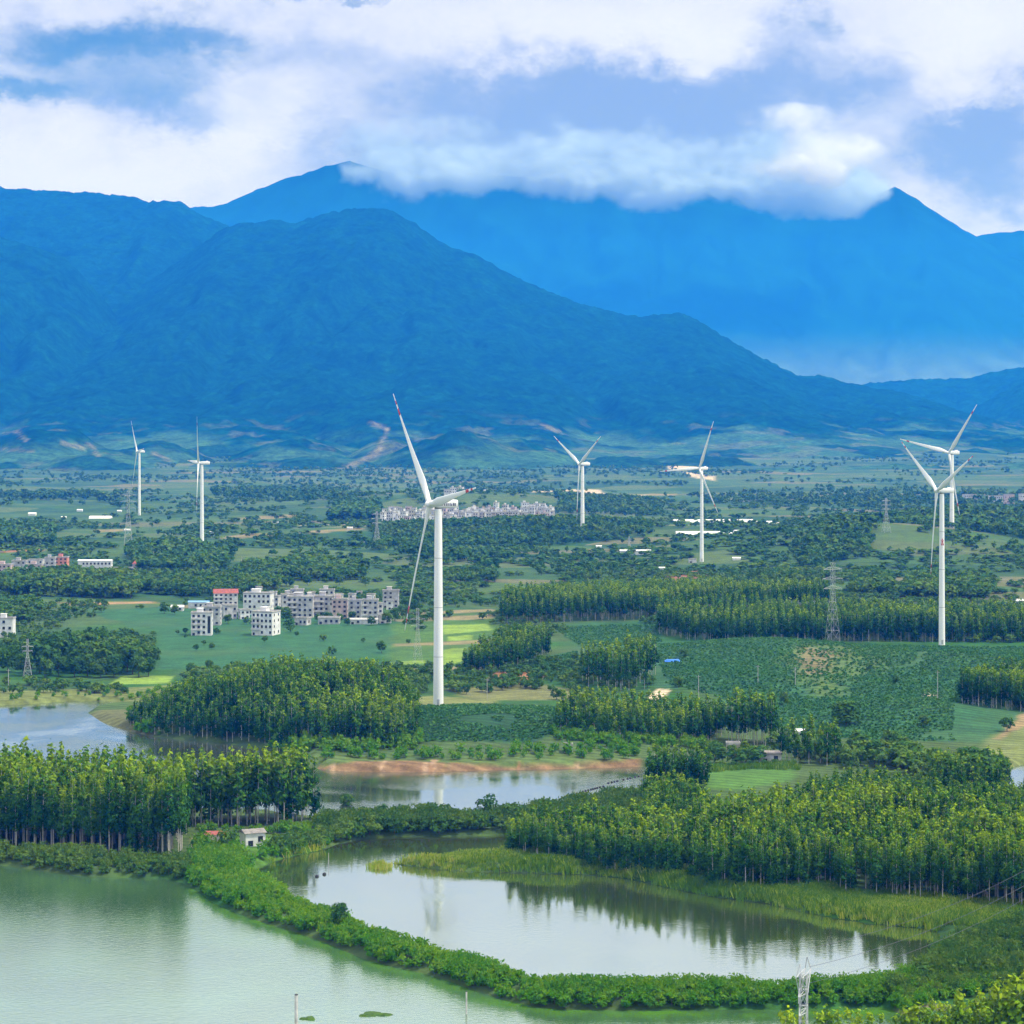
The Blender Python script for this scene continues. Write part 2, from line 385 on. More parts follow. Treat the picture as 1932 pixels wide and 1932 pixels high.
cover([(1218, 1318), (1240, 1308), (1262, 1312), (1240, 1326)], SAND, 2, 3)
cover([(375, 1572), (430, 1566), (520, 1575), (600, 1570), (610, 1600), (500, 1618), (470, 1640), (400, 1640), (370, 1600)], (.07, .16, .022), 3, 4)
cover([(362, 1578), (420, 1572), (424, 1580), (385, 1594), (360, 1602)], (.36, .29, .13), 1.5, 1)
cover([(1640, 1906), (1690, 1890), (1800, 1900), (1790, 1912), (1740, 1908)], (.22, .21, .12), 3, 5)
cover([(1500, 1960), (1660, 1918), (1900, 1920), (1950, 2100), (1600, 2100)], (.07, .17, .03), 3, 4)
# far strips: bare plots, tracks, quarry cuts
for pts, c in [([(560, 1013), (690, 1010), (690, 1014), (560, 1017)], TAN), ([(400, 1018), (520, 1012), (520, 1019), (400, 1024)], TAN), ([(0, 1040), (82, 1039), (82, 1044), (0, 1046)], SOIL),
        ([(110, 1137), (280, 1134), (310, 1138), (120, 1142)], (.34, .22, .12)), ([(330, 1143), (420, 1140), (420, 1146), (340, 1148)], TAN), ([(1230, 1000), (1470, 997), (1480, 1002), (1240, 1006)], (.2, .21, .11)),
        ([(1250, 1087), (1290, 1072), (1340, 1078), (1340, 1095), (1260, 1097)], SOIL), ([(690, 1002), (1000, 985), (1000, 989), (700, 1007)], TAN),
        ([(1000, 925), (1085, 921), (1090, 925), (1005, 930)], SAND), ([(1080, 923), (1130, 921), (1148, 934), (1075, 934)], SAND), ([(1188, 931), (1225, 931), (1225, 935), (1188, 935)], SAND), ([(1225, 928), (1280, 929), (1280, 933), (1225, 932)], TAN),
        ([(1255, 890), (1330, 889), (1338, 893), (1262, 896)], SAND), ([(1285, 899), (1350, 904), (1352, 908), (1300, 904)], SAND), ([(560, 1003), (700, 1000), (700, 1003), (560, 1006)], SAND), ([(570, 993), (690, 992), (690, 994), (570, 996)], SAND),
        ([(180, 1000), (250, 997), (250, 1001), (180, 1004)], TAN), ([(450, 975), (560, 972), (560, 976), (450, 979)], TAN), ([(640, 985), (700, 984), (700, 988), (640, 989)], TAN)]:
    cover(pts, c, 12, 10)
rows_, cols_ = np.meshgrid(np.arange(nr - 1), np.arange(nc - 1), indexing='ij')
q0 = (rows_ * nc + cols_).ravel()
gf = np.stack([q0, q0 + 1, q0 + nc + 1, q0 + nc], 1)

mg = bpy.data.materials.new('ground_cover'); mg.use_nodes = True
n = NT(mg.node_tree); b = n.n['Principled BSDF']
g = n.node('ShaderNodeTexCoord'); P = g.outputs['Object']
a1 = n.node('ShaderNodeAttribute', attribute_name='cover'); a2 = n.node('ShaderNodeAttribute', attribute_name='parcel')
vo = n.node('ShaderNodeTexVoronoi', feature='F1'); mp = n.node('ShaderNodeMapping')
mp.inputs['Scale'].default_value = (1 / 190, 1 / 105, 0); mp.inputs['Rotation'].default_value = (0, 0, .25)
wv = n.vm('ADD', P, n.vm('MULTIPLY', n.noise(P, 1 / 60, 3, .5, True), (50, 50, 0)))
n.put(mp.inputs[0], wv); n.put(vo.inputs['Vector'], mp.outputs[0]); vo.inputs['Scale'].default_value = 1; vo.inputs['Randomness'].default_value = .85
sv = n.node('ShaderNodeSeparateColor'); n.put(sv.inputs[0], vo.outputs['Color'])
pcol = n.ramp(sv.outputs[0], [(0, (.022, .070, .028)), (.35, (.038, .100, .032)), (.6, (.060, .125, .036)), (.78, (.100, .140, .048)), (.86, (.045, .110, .028)), (.97, (.16, .15, .08))])
base = n.mix(n.m('MULTIPLY', a2.outputs['Fac'], .8), a1.outputs['Color'], pcol)
fine = n.noise(P, .55, 4, .65); mid = n.noise(P, .07, 4, .6); big = n.noise(P, .012, 3, .5)
v = n.m('MULTIPLY', n.m('ADD', .35, n.m('MULTIPLY', fine, 1.2)), n.m('ADD', .35, n.m('MULTIPLY', mid, 1.2)))
wr = n.node('ShaderNodeTexWave', bands_direction='Y'); mw = n.node('ShaderNodeMapping'); mw.inputs['Rotation'].default_value = (0, 0, .45); n.put(mw.inputs[0], n.vm('ADD', P, n.vm('MULTIPLY', n.noise(P, .02, 2, .5, True), (14, 14, 0)))); n.put(wr.inputs['Vector'], mw.outputs[0]); wr.inputs['Scale'].default_value = .055; wr.inputs['Distortion'].default_value = 1.2; wr.inputs['Detail'].default_value = 2
v = n.m('MULTIPLY', v, n.m('ADD', .80, n.m('MULTIPLY', wr.outputs['Fac'], .36)))
base = n.mix(1.0, base, n.xyz(v, v, v), 'MULTIPLY')
base = n.mix(n.m('MULTIPLY', n.ss(big, .5, .66), .3), base, (.07, .11, .036))
n.put(b.inputs['Base Color'], base); b.inputs['Roughness'].default_value = .95; b.inputs['Specular IOR Level'].default_value = .1
bu = n.node('ShaderNodeBump'); n.put(bu.inputs['Height'], fine); bu.inputs['Strength'].default_value = .6; bu.inputs['Distance'].default_value = .6; n.l.new(bu.outputs[0], b.inputs['Normal'])
ground = link('ground', np_mesh('ground', np.stack([gx, gy, gz], 1), gf, [mg], vcol={'cover': cov, 'parcel': parc}, smooth=True))
tag(ground, 'green plain of fields, banks and shores', 'ground', kind='structure')

# ------------------------------------------------------------------ water
def water_mat(name, deep, refl, rip, rs, algae=None):
    m = bpy.data.materials.new(name); m.use_nodes = True
    n = NT(m.node_tree); n.n.clear(); o = n.node('ShaderNodeOutputMaterial')
    g = n.node('ShaderNodeTexCoord'); P = g.outputs['Object']
    mp = n.node('ShaderNodeMapping'); mp.inputs['Scale'].default_value = (1, 1.6, 1); n.put(mp.inputs[0], P)
    calm = n.ss(n.noise(P, .018, 4, .6, dist=.6), .40, .62) if not algae else 1.0
    h1 = n.noise(mp.outputs[0], rs, 4, .6)
    bu = n.node('ShaderNodeBump'); n.put(bu.inputs['Height'], h1); bu.inputs['Distance'].default_value = .12
    n.put(bu.inputs['Strength'], n.m('MULTIPLY', n.m('ADD', .15, calm), rip))
    d = n.node('ShaderNodeBsdfDiffuse'); gl = n.node('ShaderNodeBsdfGlossy'); mx = n.node('ShaderNodeMixShader')
    dc = n.mix(n.ss(n.noise(P, .03, 4, .55), .35, .7), tuple(c * .8 for c in deep), tuple(c * 1.15 for c in deep))
    fr = n.node('ShaderNodeFresnel'); fr.inputs[0].default_value = 1.5
    fac = n.m('ADD', refl, n.m('MULTIPLY', fr.outputs[0], 1 - refl), clamp=True)
    if algae:
        at_ = n.node('ShaderNodeAttribute', attribute_name='algae')
        w = n.m('MULTIPLY', at_.outputs['Fac'], n.ss(n.noise(P, .12, 4, .6), .25, .65))
        dc = n.mix(w, dc, algae); fac = n.m('MULTIPLY', fac, n.m('SUBTRACT', 1, n.m('MULTIPLY', w, .78)))
    gl.inputs['Color'].default_value = (.93, 1.0, .95, 1); n.put(d.inputs[0], dc); gl.inputs['Roughness'].default_value = .04
    n.l.new(bu.outputs[0], gl.inputs['Normal'])
    n.put(mx.inputs[0], fac); n.l.new(d.outputs[0], mx.inputs[1]); n.l.new(gl.outputs[0], mx.inputs[2]); n.l.new(mx.outputs[0], o.inputs[0])
    return m
def pond(name, poly, mat, label, step=4.0, algae=None):
    xs = [p[0] for p in poly]; yy = [p[1] for p in poly]
    X = np.arange(max(min(xs) - 6, -420), min(max(xs) + 6, 420) + step, step); Y = np.arange(min(yy) - 6, max(yy) + 6 + step, step)
    A, B = np.meshgrid(X, Y); sdv = sdist(A, B, poly); nr_, nc_ = A.shape
    r, c = np.meshgrid(np.arange(nr_ - 1), np.arange(nc_ - 1), indexing='ij'); q = (r * nc_ + c).ravel()
    fc = np.stack([q, q + 1, q + nc_ + 1, q + nc_], 1)
    fc = fc[np.min(sdv.ravel()[fc], 1) < 5.0]
    al = np.zeros(A.size) if algae is None else algae(A.ravel(), B.ravel(), sdv.ravel())
    used = np.unique(fc); remap = np.full(A.size, -1); remap[used] = np.arange(len(used))
    o = link(name, np_mesh(name, np.stack([A.ravel(), B.ravel(), np.full(A.size, WL)], 1)[used], remap[fc], [mat], vcol={'algae': al[used]}))
    return tag(o, label, 'water', kind='structure')
dike = [flat(x, y, WL) for x, y in [(370, 1680), (450, 1724), (550, 1757), (640, 1790), (740, 1824), (850, 1852), (950, 1887), (1060, 1905), (1350, 1905), (1600, 1902), (1700, 1905)]]
def dike_algae(x, y, s):
    d = np.full(x.shape, 1e9)
    for (ax, ay), (bx, by) in zip(dike[:-1], dike[1:]):
        ex, ey = bx - ax, by - ay; t = np.clip(((x - ax) * ex + (y - ay) * ey) / (ex * ex + ey * ey), 0, 1)
        d = np.minimum(d, np.hypot(x - ax - t * ex, y - ay - t * ey))
    east = sstep(x, -40, 60)
    return (1 - sstep(d, 1.0 + 2 * east, 6 + 7 * east)) * .95
pond('pond_water', POND_A, water_mat('green_pond_water', (.062, .135, .055), .40, .5, .8, (.060, .160, .010)), 'wide pale green fish pond in the left foreground', 2.5, dike_algae)
pond('lagoon_water', POND_B, water_mat('calm_pond_water', (.055, .075, .022), .54, .36, .5), 'calm pale lilac pond behind the bushy dike', 3)
pond('reservoir_water', POND_C, water_mat('reservoir_water', (.060, .075, .055), .42, .6, .7), 'grey reservoir beyond the left grove', 4)
pond('inlet_water', POND_D, bpy.data.materials['reservoir_water'], 'small bluish inlet at the right edge', 4)

# ------------------------------------------------------------------ mountains
def ridge(pts): 
    xs = np.array([p[0] for p in pts], float); yy = np.array([p[1] for p in pts], float)
    return xs, yy
def ridge_z(X, Yq, rd, Y0, front, back, pw=1.25, meander=0, seed=0, amp=.35):
    xs, yy = rd
    Yc = Y0 + (meander * (fbm2(X / 900, X * 0 + seed, 3, seed) - .5) if meander else 0)
    px = 966 + F * X / Yc
    S = H + (HY - np.interp(px, xs, yy, left=yy[0] + 400, right=yy[-1] + 400)) / F * Yc
    t = np.where(Yq < Yc, (Yc - Yq) / front, (Yq - Yc) / back)
    t = np.clip(t, 0, 1.3)
    # gullies run down the fall line
    X, Yq = X / 1.5, Yq / 1.5; wx = X + 160 * (fbm2(X / 400, Yq / 400, 3, seed + 9) - .5)
    r1 = np.abs(fbm2(wx / 520, Yq / 1500, 3, seed + 1) - .5) * 2; r2 = np.abs(fbm2(wx / 190, Yq / 420, 3, seed + 4) - .5) * 2
    gul = sstep(t, .02, .35) * (.75 * (1 - sstep(r1, 0, .38)) + .20 * (1 - sstep(r2, 0, .32)))
    prof = np.clip(1 - t, 0, 1) ** pw
    return S * prof * (1 - amp * gul * (1 - .5 * prof)) - 4
def grid(x0, x1, y0, y1, step):
    X, Y = np.meshgrid(np.arange(x0, x1, step), np.arange(y0, y1, step)); nr_, nc_ = X.shape
    r, c = np.meshgrid(np.arange(nr_ - 1), np.arange(nc_ - 1), indexing='ij'); q = (r * nc_ + c).ravel()
    return X.ravel(), Y.ravel(), np.stack([q, q + 1, q + nc_ + 1, q + nc_], 1)
RM = ridge([(0, 775), (80, 705), (150, 628), (250, 548), (340, 488), (400, 446), (430, 428), (450, 420), (500, 415), (530, 413), (560, 418), (580, 412), (620, 400), (660, 394), (720, 392), (750, 400), (790, 425),
    (830, 455), (850, 463), (910, 485), (970, 520), (1020, 542), (1080, 565), (1120, 577), (1170, 590), (1210, 597), (1250, 592), (1285, 590), (1320, 605), (1360, 630), (1420, 665), (1480, 697), (1500, 707),
    (1550, 707), (1590, 720), (1640, 728), (1680, 735), (1740, 752), (1800, 772), (1850, 785), (1900, 797), (1932, 803), (2050, 822), (2200, 850)])
RL = ridge([(-600, 330), (-300, 360), (-100, 350), (0, 352), (60, 357), (100, 358), (140, 362), (210, 365), (250, 370), (280, 380), (310, 376), (340, 380), (370, 398), (400, 412), (432, 424), (470, 450), (600, 540), (700, 640)])
RL2 = ridge([(-500, 420), (-200, 420), (0, 447), (60, 462), (125, 487), (180, 545), (240, 620), (320, 720), (390, 810), (450, 880)])
RR1 = ridge([(1500, 840), (1600, 735), (1640, 722), (1700, 716), (1760, 714), (1820, 714), (1870, 702), (1932, 690), (2000, 676), (2200, 640), (2500, 640)])
RR2 = ridge([(1760, 830), (1800, 795), (1840, 768), (1880, 745), (1932, 722), (2000, 700), (2200, 660), (2500, 660)])
mx_, my_, mf = grid(-4700, 4700, 5600, 14700, 12.0)
mz = np.maximum.reduce([ridge_z(mx_, my_, RM, 11300, 4700, 1600, 1.5, 0, 1, .42), ridge_z(mx_, my_, RL, 12700, 5000, 1500, 1.4, 0, 11, .4),
                        ridge_z(mx_, my_, RL2, 10500, 4000, 1200, 1.55, 0, 23, .4), ridge_z(mx_, my_, RR1, 14000, 1800, 600, 1.0, 0, 31, .3), ridge_z(mx_, my_, RR2, 12700, 3000, 1000, 1.3, 0, 37, .4)])
def foothill(px, py, Y, sx, sy):
    Y = Y * 1.16; py = py - 24; sx = sx * 1.25; sy = sy * 1.25; X = (px - 966) / F * Y; h = H - (py - HY) / F * Y
    return h * np.exp(-((mx_ - X) / sx) ** 2 - ((my_ - Y) / sy) ** 2) - 6
for q in [(735, 850, 5900, 110, 260), (870, 838, 5750, 170, 260), (1010, 868, 5700, 140, 220), (620, 880, 5650, 150, 200), (300, 855, 5900, 120, 300), (90, 830, 5900, 160, 300), (1180, 885, 5700, 150, 200),
          (1480, 905, 5500, 200, 200), (1650, 900, 5600, 220, 220), (1850, 905, 5500, 200, 200), (180, 870, 5600, 160, 200), (450, 890, 5600, 140, 200), (-60, 850, 5800, 180, 260), (560, 850, 6000, 150, 240), (960, 850, 6100, 160, 240), (1300, 880, 5800, 170, 220), (2000, 890, 5700, 200, 220)]:
    mz = np.maximum(mz, foothill(*q) + (fbm2(mx_ / 150, my_ / 150, 4, 77) - .5) * 22)
canopy = fbm2(mx_ / 30, my_ / 30, 2, 91, .7) * 20 + fbm2(mx_ / 80, my_ / 80, 2, 95) * 14 - 16
wood = np.clip(sstep(mz + 190 * (fbm2(mx_ / 260, my_ / 300, 5, 61) - .5), 60, 130) + sstep(fbm2(mx_ / 300, my_ / 300, 4, 66), .5, .6) * .8, 0, 1)
mz = np.where(mz > 2, mz + canopy * wood, mz)
mc = np.zeros((len(mx_), 4)); mc[:, 3] = 1
tone = fbm2(mx_ / 90, my_ / 90, 4, 71)[:, None]; tn = fbm2(mx_ / 28, my_ / 28, 2, 73)[:, None]
forest = np.array([.003, .032, .022]) * (.1 + .8 * tone + 1.0 * tn); slope_c = np.array([.034, .090, .040]) * (.4 + .8 * tone + .4 * tn)
mc[:, :3] = slope_c + (forest - slope_c) * wood[:, None]
bare = sstep(fbm2(mx_ / 130, my_ / 130, 4, 81), .64, .70) * (1 - sstep(mz, 90, 190)); mc[:, :3] += (np.array([.10, .12, .07]) - mc[:, :3]) * (bare * .45)[:, None]
# eroded tan scars and tracks on the lower slopes
def scar(px0, py0, px1, py1, wd, Y):
    ax, az_ = (px0 - 966) / F * Y, H - (py0 - HY) / F * Y; bx, bz = (px1 - 966) / F * Y, H - (py1 - HY) / F * Y
    pxm = mx_ / my_ * F + 966; pym = HY + (H - mz) * F / my_
    w = wd / Y * F
    ex, ey = px1 - px0, py1 - py0; t = np.clip(((pxm - px0) * ex + (pym - py0) * ey) / (ex * ex + ey * ey), 0, 1)
    d = np.hypot(pxm - px0 - t * ex, pym - py0 - t * ey) + (fbm2(mx_ / 30, my_ / 30, 3, 85) - .5) * w * 1.5
    k = (1 - sstep(d, w * .3, w)) * .45
    mc[:, :3] += (np.array([.20, .17, .11]) - mc[:, :3]) * k[:, None]
for q in [(700, 797, 730, 810, 7, 6200), (728, 812, 716, 850, 9, 6000), (716, 850, 660, 880, 8, 5900), (660, 880, 600, 900, 7, 5800), (1020, 800, 1055, 815, 6, 6300), (120, 835, 160, 845, 7, 6000),
          (170, 840, 185, 860, 7, 6000), (30, 815, 50, 830, 6, 6000), (0, 848, 60, 852, 6, 6000), (290, 855, 320, 870, 6, 5900)]:
    scar(*q)
def hill_mat(name, con=1.1, bump=.35):
    m = bpy.data.materials.new(name); m.use_nodes = True
    n = NT(m.node_tree); b = n.n['Principled BSDF']
    a = n.node('ShaderNodeAttribute', attribute_name='cover'); g = n.node('ShaderNodeTexCoord')
    f = n.noise(g.outputs['Object'], .045, 5, .75); v = n.m('MULTIPLY_ADD', n.ss(f, .3, .7), con, 1 - con * .5)
    bu = n.node('ShaderNodeBump'); n.put(bu.inputs['Height'], f); bu.inputs['Distance'].default_value = 14; bu.inputs['Strength'].default_value = bump; n.l.new(bu.outputs[0], b.inputs['Normal'])
    n.put(b.inputs['Base Color'], n.mix(1.0, a.outputs['Color'], n.xyz(v, v, v), 'MULTIPLY'))
    b.inputs['Roughness'].default_value = 1; b.inputs['Specular IOR Level'].default_value = 0
    return m
M['hill'] = hill_mat('forested_slope'); M['farhill'] = hill_mat('far_forested_slope', .25, 0)
tag(link('mountains', np_mesh('mountains', np.stack([mx_, my_, mz], 1), mf, [M['hill']], vcol={'cover': mc}, smooth=True)), 'forested blue mountain ridges behind the plain', 'mountains', kind='structure')
# the farthest range rises beyond the haze box into the cloud base
RF = ridge([(-500, 480), (200, 420), (340, 392), (370, 387), (400, 388), (430, 380), (480, 357), (500, 350), (540, 333), (590, 320), (612, 310), (660, 300), (720, 318), (800, 335), (900, 325), (1050, 335), (1150, 330),
    (1300, 345), (1450, 365), (1560, 372), (1620, 372), (1660, 360), (1690, 349), (1740, 380), (1800, 420), (1850, 447), (1900, 480), (2000, 520), (2200, 560), (2600, 600)])
RF2 = ridge([(1500, 560), (1750, 470), (1850, 440), (1932, 432), (2100, 420), (2600, 440)])
fx_, fy_, ff = grid(-9000, 9000, 18600, 27600, 38.0)
fz = np.maximum(ridge_z(fx_, fy_, RF, 22500, 3800, 2800, 1.0, 0, 41, .12), ridge_z(fx_, fy_, RF2, 26000, 4000, 1500, 1.0, 0, 47, .12))
fz = fz + fbm2(fx_ / 70, fy_ / 70, 2, 99) * 22 - 11
fc_ = np.zeros((len(fx_), 4)); fc_[:, 3] = 1
lowf = 1 - sstep(fz, 250, 1000)  # paler foot: haze at the base of the range put into its colour
ft = fbm2(fx_ / 200, fy_ / 200, 4, 105)[:, None]
fc_[:, :3] = (np.array([.004, .040, .040]) + (np.array([.10, .15, .115]) - np.array([.004, .040, .040])) * lowf[:, None]) * (.6 + .8 * ft)
tag(link('far_mountains', np_mesh('far_mountains', np.stack([fx_, fy_, fz], 1), ff, [M['farhill']], vcol={'cover': fc_}, smooth=True)), 'farthest pale blue range under the cloud', 'mountains', kind='structure')

# ------------------------------------------------------------------ low clouds resting on the farthest range (outside the haze box)
mcl = bpy.data.materials.new('cloud_vapour'); mcl.use_nodes = True
n = NT(mcl.node_tree); n.n.clear(); o = n.node('ShaderNodeOutputMaterial'); pv = n.node('ShaderNodeVolumePrincipled')
pv.inputs['Color'].default_value = (.60, .73, .90, 1); pv.inputs['Absorption Color'].default_value = (0, 0, 0, 1); pv.inputs['Density'].default_value = .0045  # shade from cloud above is put into this absorbing grey blue colour
n.l.new(pv.outputs[0], o.inputs['Volume'])
mcp = mcl.copy(); mcp.name = 'white_cloud_vapour'
[q for q in mcp.node_tree.nodes if q.type == 'PRINCIPLED_VOLUME'][0].inputs['Color'].default_value = (.90, .92, .96, 1)
def cloud_body(name, Yc, x0, x1, y0, y1, mask, thick, seed, label, vap, namp, step=16.0):
    """closed lumpy body: thick where the mask is high, thinning to nothing at its torn edge"""
    f_ = Yc / F
    X, Z = np.meshgrid(np.arange((x0 - 966) * f_, (x1 - 966) * f_, step), np.arange(H + (HY - y1) * f_, H + (HY - y0) * f_, step))
    pxx, pyy = 966 + X / f_, HY - (Z - H) / f_
    nz = fbm2(X / 420, Z / 300, 7, seed, .56) - .5
    m_ = mask(pxx + (fbm2(X / 300, Z / 300, 4, seed + 50) - .5) * 60, pyy + (fbm2(X / 260, Z / 260, 4, seed + 60) - .5) * 34) + nz * namp
    wn = sstep(pxx, x0 + 5, x0 + 70) * (1 - sstep(pxx, x1 - 70, x1 - 5)) * sstep(pyy, y0 + 4, y0 + 40) * (1 - sstep(pyy, y1 - 40, y1 - 4))
    m_ = m_ - 1.2 * (1 - wn)
    T = np.clip(m_, 0, 1.4) ** 1.9 * thick
    ins = T > 2.0; nr_, nc_ = X.shape; nn = nr_ * nc_
    yb = Yc + (fbm2(X / 500, Z / 500, 4, seed + 70) - .5) * 300
    Vf = np.stack([X, yb - T, Z], 2).reshape(-1, 3); Vb = np.stack([X, yb + T * .8 + .2, Z], 2).reshape(-1, 3)
    r, c = np.meshgrid(np.arange(nr_ - 1), np.arange(nc_ - 1), indexing='ij'); q = (r * nc_ + c).ravel()
    qd = np.stack([q, q + 1, q + nc_ + 1, q + nc_], 1)
    ok = ins.ravel()[qd].any(1); qd = qd[ok]
    edges = {}
    fl = []
    e = np.concatenate([qd[:, [0, 1]], qd[:, [1, 2]], qd[:, [2, 3]], qd[:, [3, 0]]])
    key = np.minimum(e[:, 0], e[:, 1]).astype(np.int64) * nn + np.maximum(e[:, 0], e[:, 1])
    u, idx, cnt = np.unique(key, return_index=True, return_counts=True)
    be = e[idx[cnt == 1]]
    side = np.stack([be[:, 1], be[:, 0], be[:, 0] + nn, be[:, 1] + nn], 1)
    fc = np.concatenate([qd, qd[:, ::-1] + nn, side]); Va = np.concatenate([Vf, Vb])
    used = np.unique(fc); rm = np.full(2 * nn, -1); rm[used] = np.arange(len(used))
    ob = link(name, np_mesh(name, Va[used], rm[fc], [vap], smooth=True))
    return tag(ob, label, 'cloud', kind='stuff')
ge = lambda x, y, cx, cy, sx, sy: np.exp(-((x - cx) / sx) ** 2 - ((y - cy) / sy) ** 2)
def bank_mask(x, y):
    bot = np.interp(x, [560, 610, 650, 750, 880, 1000, 1080, 1120, 1200, 1260, 1330, 1440, 1530, 1600, 1650, 1720], [262, 298, 344, 374, 382, 376, 378, 398, 408, 398, 392, 416, 430, 424, 396, 360])
    top = np.interp(x, [560, 800, 1200, 1500, 1720], [200, 200, 205, 210, 250])
    return 1.0 * sstep(bot - y, -8, 40) * sstep(y - top, -30, 150) * sstep(x, 590, 690) * (1 - sstep(x, 1640, 1740)) - .16
def puff_mask(x, y): return ge(x, y, 1540, 275, 120, 60) * 1.2 + ge(x, y, 1470, 320, 120, 30) * .8 + ge(x, y, 1640, 300, 70, 34) * .7 + ge(x, y, 1510, 215, 50, 35) * .6 - .52
cloud_body('cloud', 20500, 520, 1800, 150, 450, bank_mask, 620, 201, 'grey blue cloud bank lying along the far ridge', mcl, .85)
cloud_body('cloud', 19500, 1300, 1800, 160, 400, puff_mask, 360, 231, 'white torn cloud puff left of the right hand peak', mcp, 1.2)

# ------------------------------------------------------------------ haze
hz = MB(); hz.box(-7000, 7000, -2700, 18300, -7, 1540)
mh = bpy.data.materials.new('haze_air'); mh.use_nodes = True
n = NT(mh.node_tree); n.n.clear(); o = n.node('ShaderNodeOutputMaterial'); pv = n.node('ShaderNodeVolumePrincipled')
pv.inputs['Color'].default_value = HAZE_COL + (1,); pv.inputs['Absorption Color'].default_value = (1, 1, 1, 1)
pv.inputs['Density'].default_value = HAZE_DENS; pv.inputs['Density Attribute'].default_value = ''; pv.inputs['Anisotropy'].default_value = 0
n.l.new(pv.outputs[0], o.inputs['Volume'])
tag(hz.build('haze', mh), 'thin blue air between the camera and the mountains', 'haze', kind='stuff')

# ------------------------------------------------------------------ plants: protos as arrays, then objects or one mass
def quads(cen, nrm, size, r, asp=1.5):
    """leaf clumps: one small folded quad per centre"""
    k = len(cen)
    nrm = nrm / (np.linalg.norm(nrm, axis=1, keepdims=True) + 1e-9)
    a = np.cross(nrm, r.normal(size=(k, 3))); a /= np.linalg.norm(a, axis=1, keepdims=True) + 1e-9
    b = np.cross(nrm, a)
    s = (size * r.uniform(.6, 1.35, k))[:, None]
    a = a * s * .5 * asp; b = b * s * .5
    Vx = np.stack([cen - a - b * .4, cen - a * .1 - b, cen + a + b * .3, cen + a * .05 + b], 1).reshape(-1, 3)
    return Vx, np.arange(k * 4).reshape(-1, 4)
def trunk_arr(h, r0, r1, seg=6, lean=(0, 0)):
    zs = [0, h * .35, h * .7, h]; Vx = []
    for i, z in enumerate(zs):
        t = z / h; rr = r0 + (r1 - r0) * t
        Vx += [(lean[0] * t * t + rr * math.cos(2 * math.pi * k / seg), lean[1] * t * t + rr * math.sin(2 * math.pi * k / seg), z) for k in range(seg)]
    Fx = [(i * seg + k, i * seg + (k + 1) % seg, (i + 1) * seg + (k + 1) % seg, (i + 1) * seg + k) for i in range(3) for k in range(seg)]
    return np.array(Vx, float), np.array(Fx)
def limbs_arr(h, nl, r0, reach, z0, z1, r):
    Vs, Fs, o = [], [], 0
    for i in range(nl):
        a = r.uniform(0, 6.28); z = r.uniform(z0, z1) * h; L = reach * r.uniform(.5, 1)
        p0 = np.array([0, 0, z]); p1 = p0 + np.array([math.cos(a) * L, math.sin(a) * L, L * .8])
        d = np.cross(p1 - p0, [0, 0, 1.0]); d /= np.linalg.norm(d); e = np.cross(p1 - p0, d); e /= np.linalg.norm(e)
        for p, rr in ((p0, r0), (p1, r0 * .3)): Vs += [p + d * rr, p + e * rr, p - d * rr, p - e * rr]
        Fs += [(o + k, o + (k + 1) % 4, o + 4 + (k + 1) % 4, o + 4 + k) for k in range(4)]; o += 8
    return np.array(Vs), np.array(Fs)
def euc(seed, h=20.0, nleaf=420, size=.85, R0=1.75, cb=.34):
    """tall plantation tree: bare pale stem, pointed clumpy crown"""
    r = np.random.default_rng(seed)
    tv, tf = trunk_arr(h * .93, h * .0058, h * .002, 6, r.normal(0, .25, 2))
    lv, lf = limbs_arr(h, 7, h * .003, R0 * .9, cb, .8, r)
    tv2 = np.concatenate([tv, lv]); tf2 = np.concatenate([tf, lf + len(tv)])
    nc_ = 34; tc_ = np.sort(r.beta(1.0, 1.15, nc_)); ang = r.uniform(0, 6.28, nc_)
    prof = lambda t: R0 * np.minimum(1, (t + .16) * 3.4) * (1 - t) ** 1.0 * 1.4 + .06
    rad = prof(tc_) * r.uniform(.35, .95, nc_)
    cc = np.stack([rad * np.cos(ang), rad * np.sin(ang), h * (cb + (1 - cb) * tc_)], 1)
    w = prof(tc_) + .25; pick = r.choice(nc_, nleaf, p=w / w.sum())
    sg = (.30 + .20 * prof(tc_))[pick][:, None]
    off = r.normal(size=(nleaf, 3)) * sg * np.array([1, 1, 1.15])
    cen = cc[pick] + off
    ax = np.stack([np.zeros(nleaf), np.zeros(nleaf), cen[:, 2]], 1)
    nr_ = (cen - ax) * .6 + off * .8 + np.array([0, 0, .55]) + r.normal(size=(nleaf, 3)) * .45
    Vx, Fx = quads(cen, nr_, size, r, 1.5)
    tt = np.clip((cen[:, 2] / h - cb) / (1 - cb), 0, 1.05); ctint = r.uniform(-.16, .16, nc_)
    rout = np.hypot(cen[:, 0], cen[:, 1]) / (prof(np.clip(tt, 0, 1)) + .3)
    tint = np.clip(.02 + .66 * tt ** 2.2 + .20 * np.clip(rout, 0, 1.2) + ctint[pick] * .8 + r.normal(0, .09, nleaf), 0, 1)  # new-growth tint, also painting lit tips and outer leaves over a shaded base
    return dict(crown=(Vx, Fx, np.repeat(tint, 4)), trunk=(tv2, tf2), h=h)
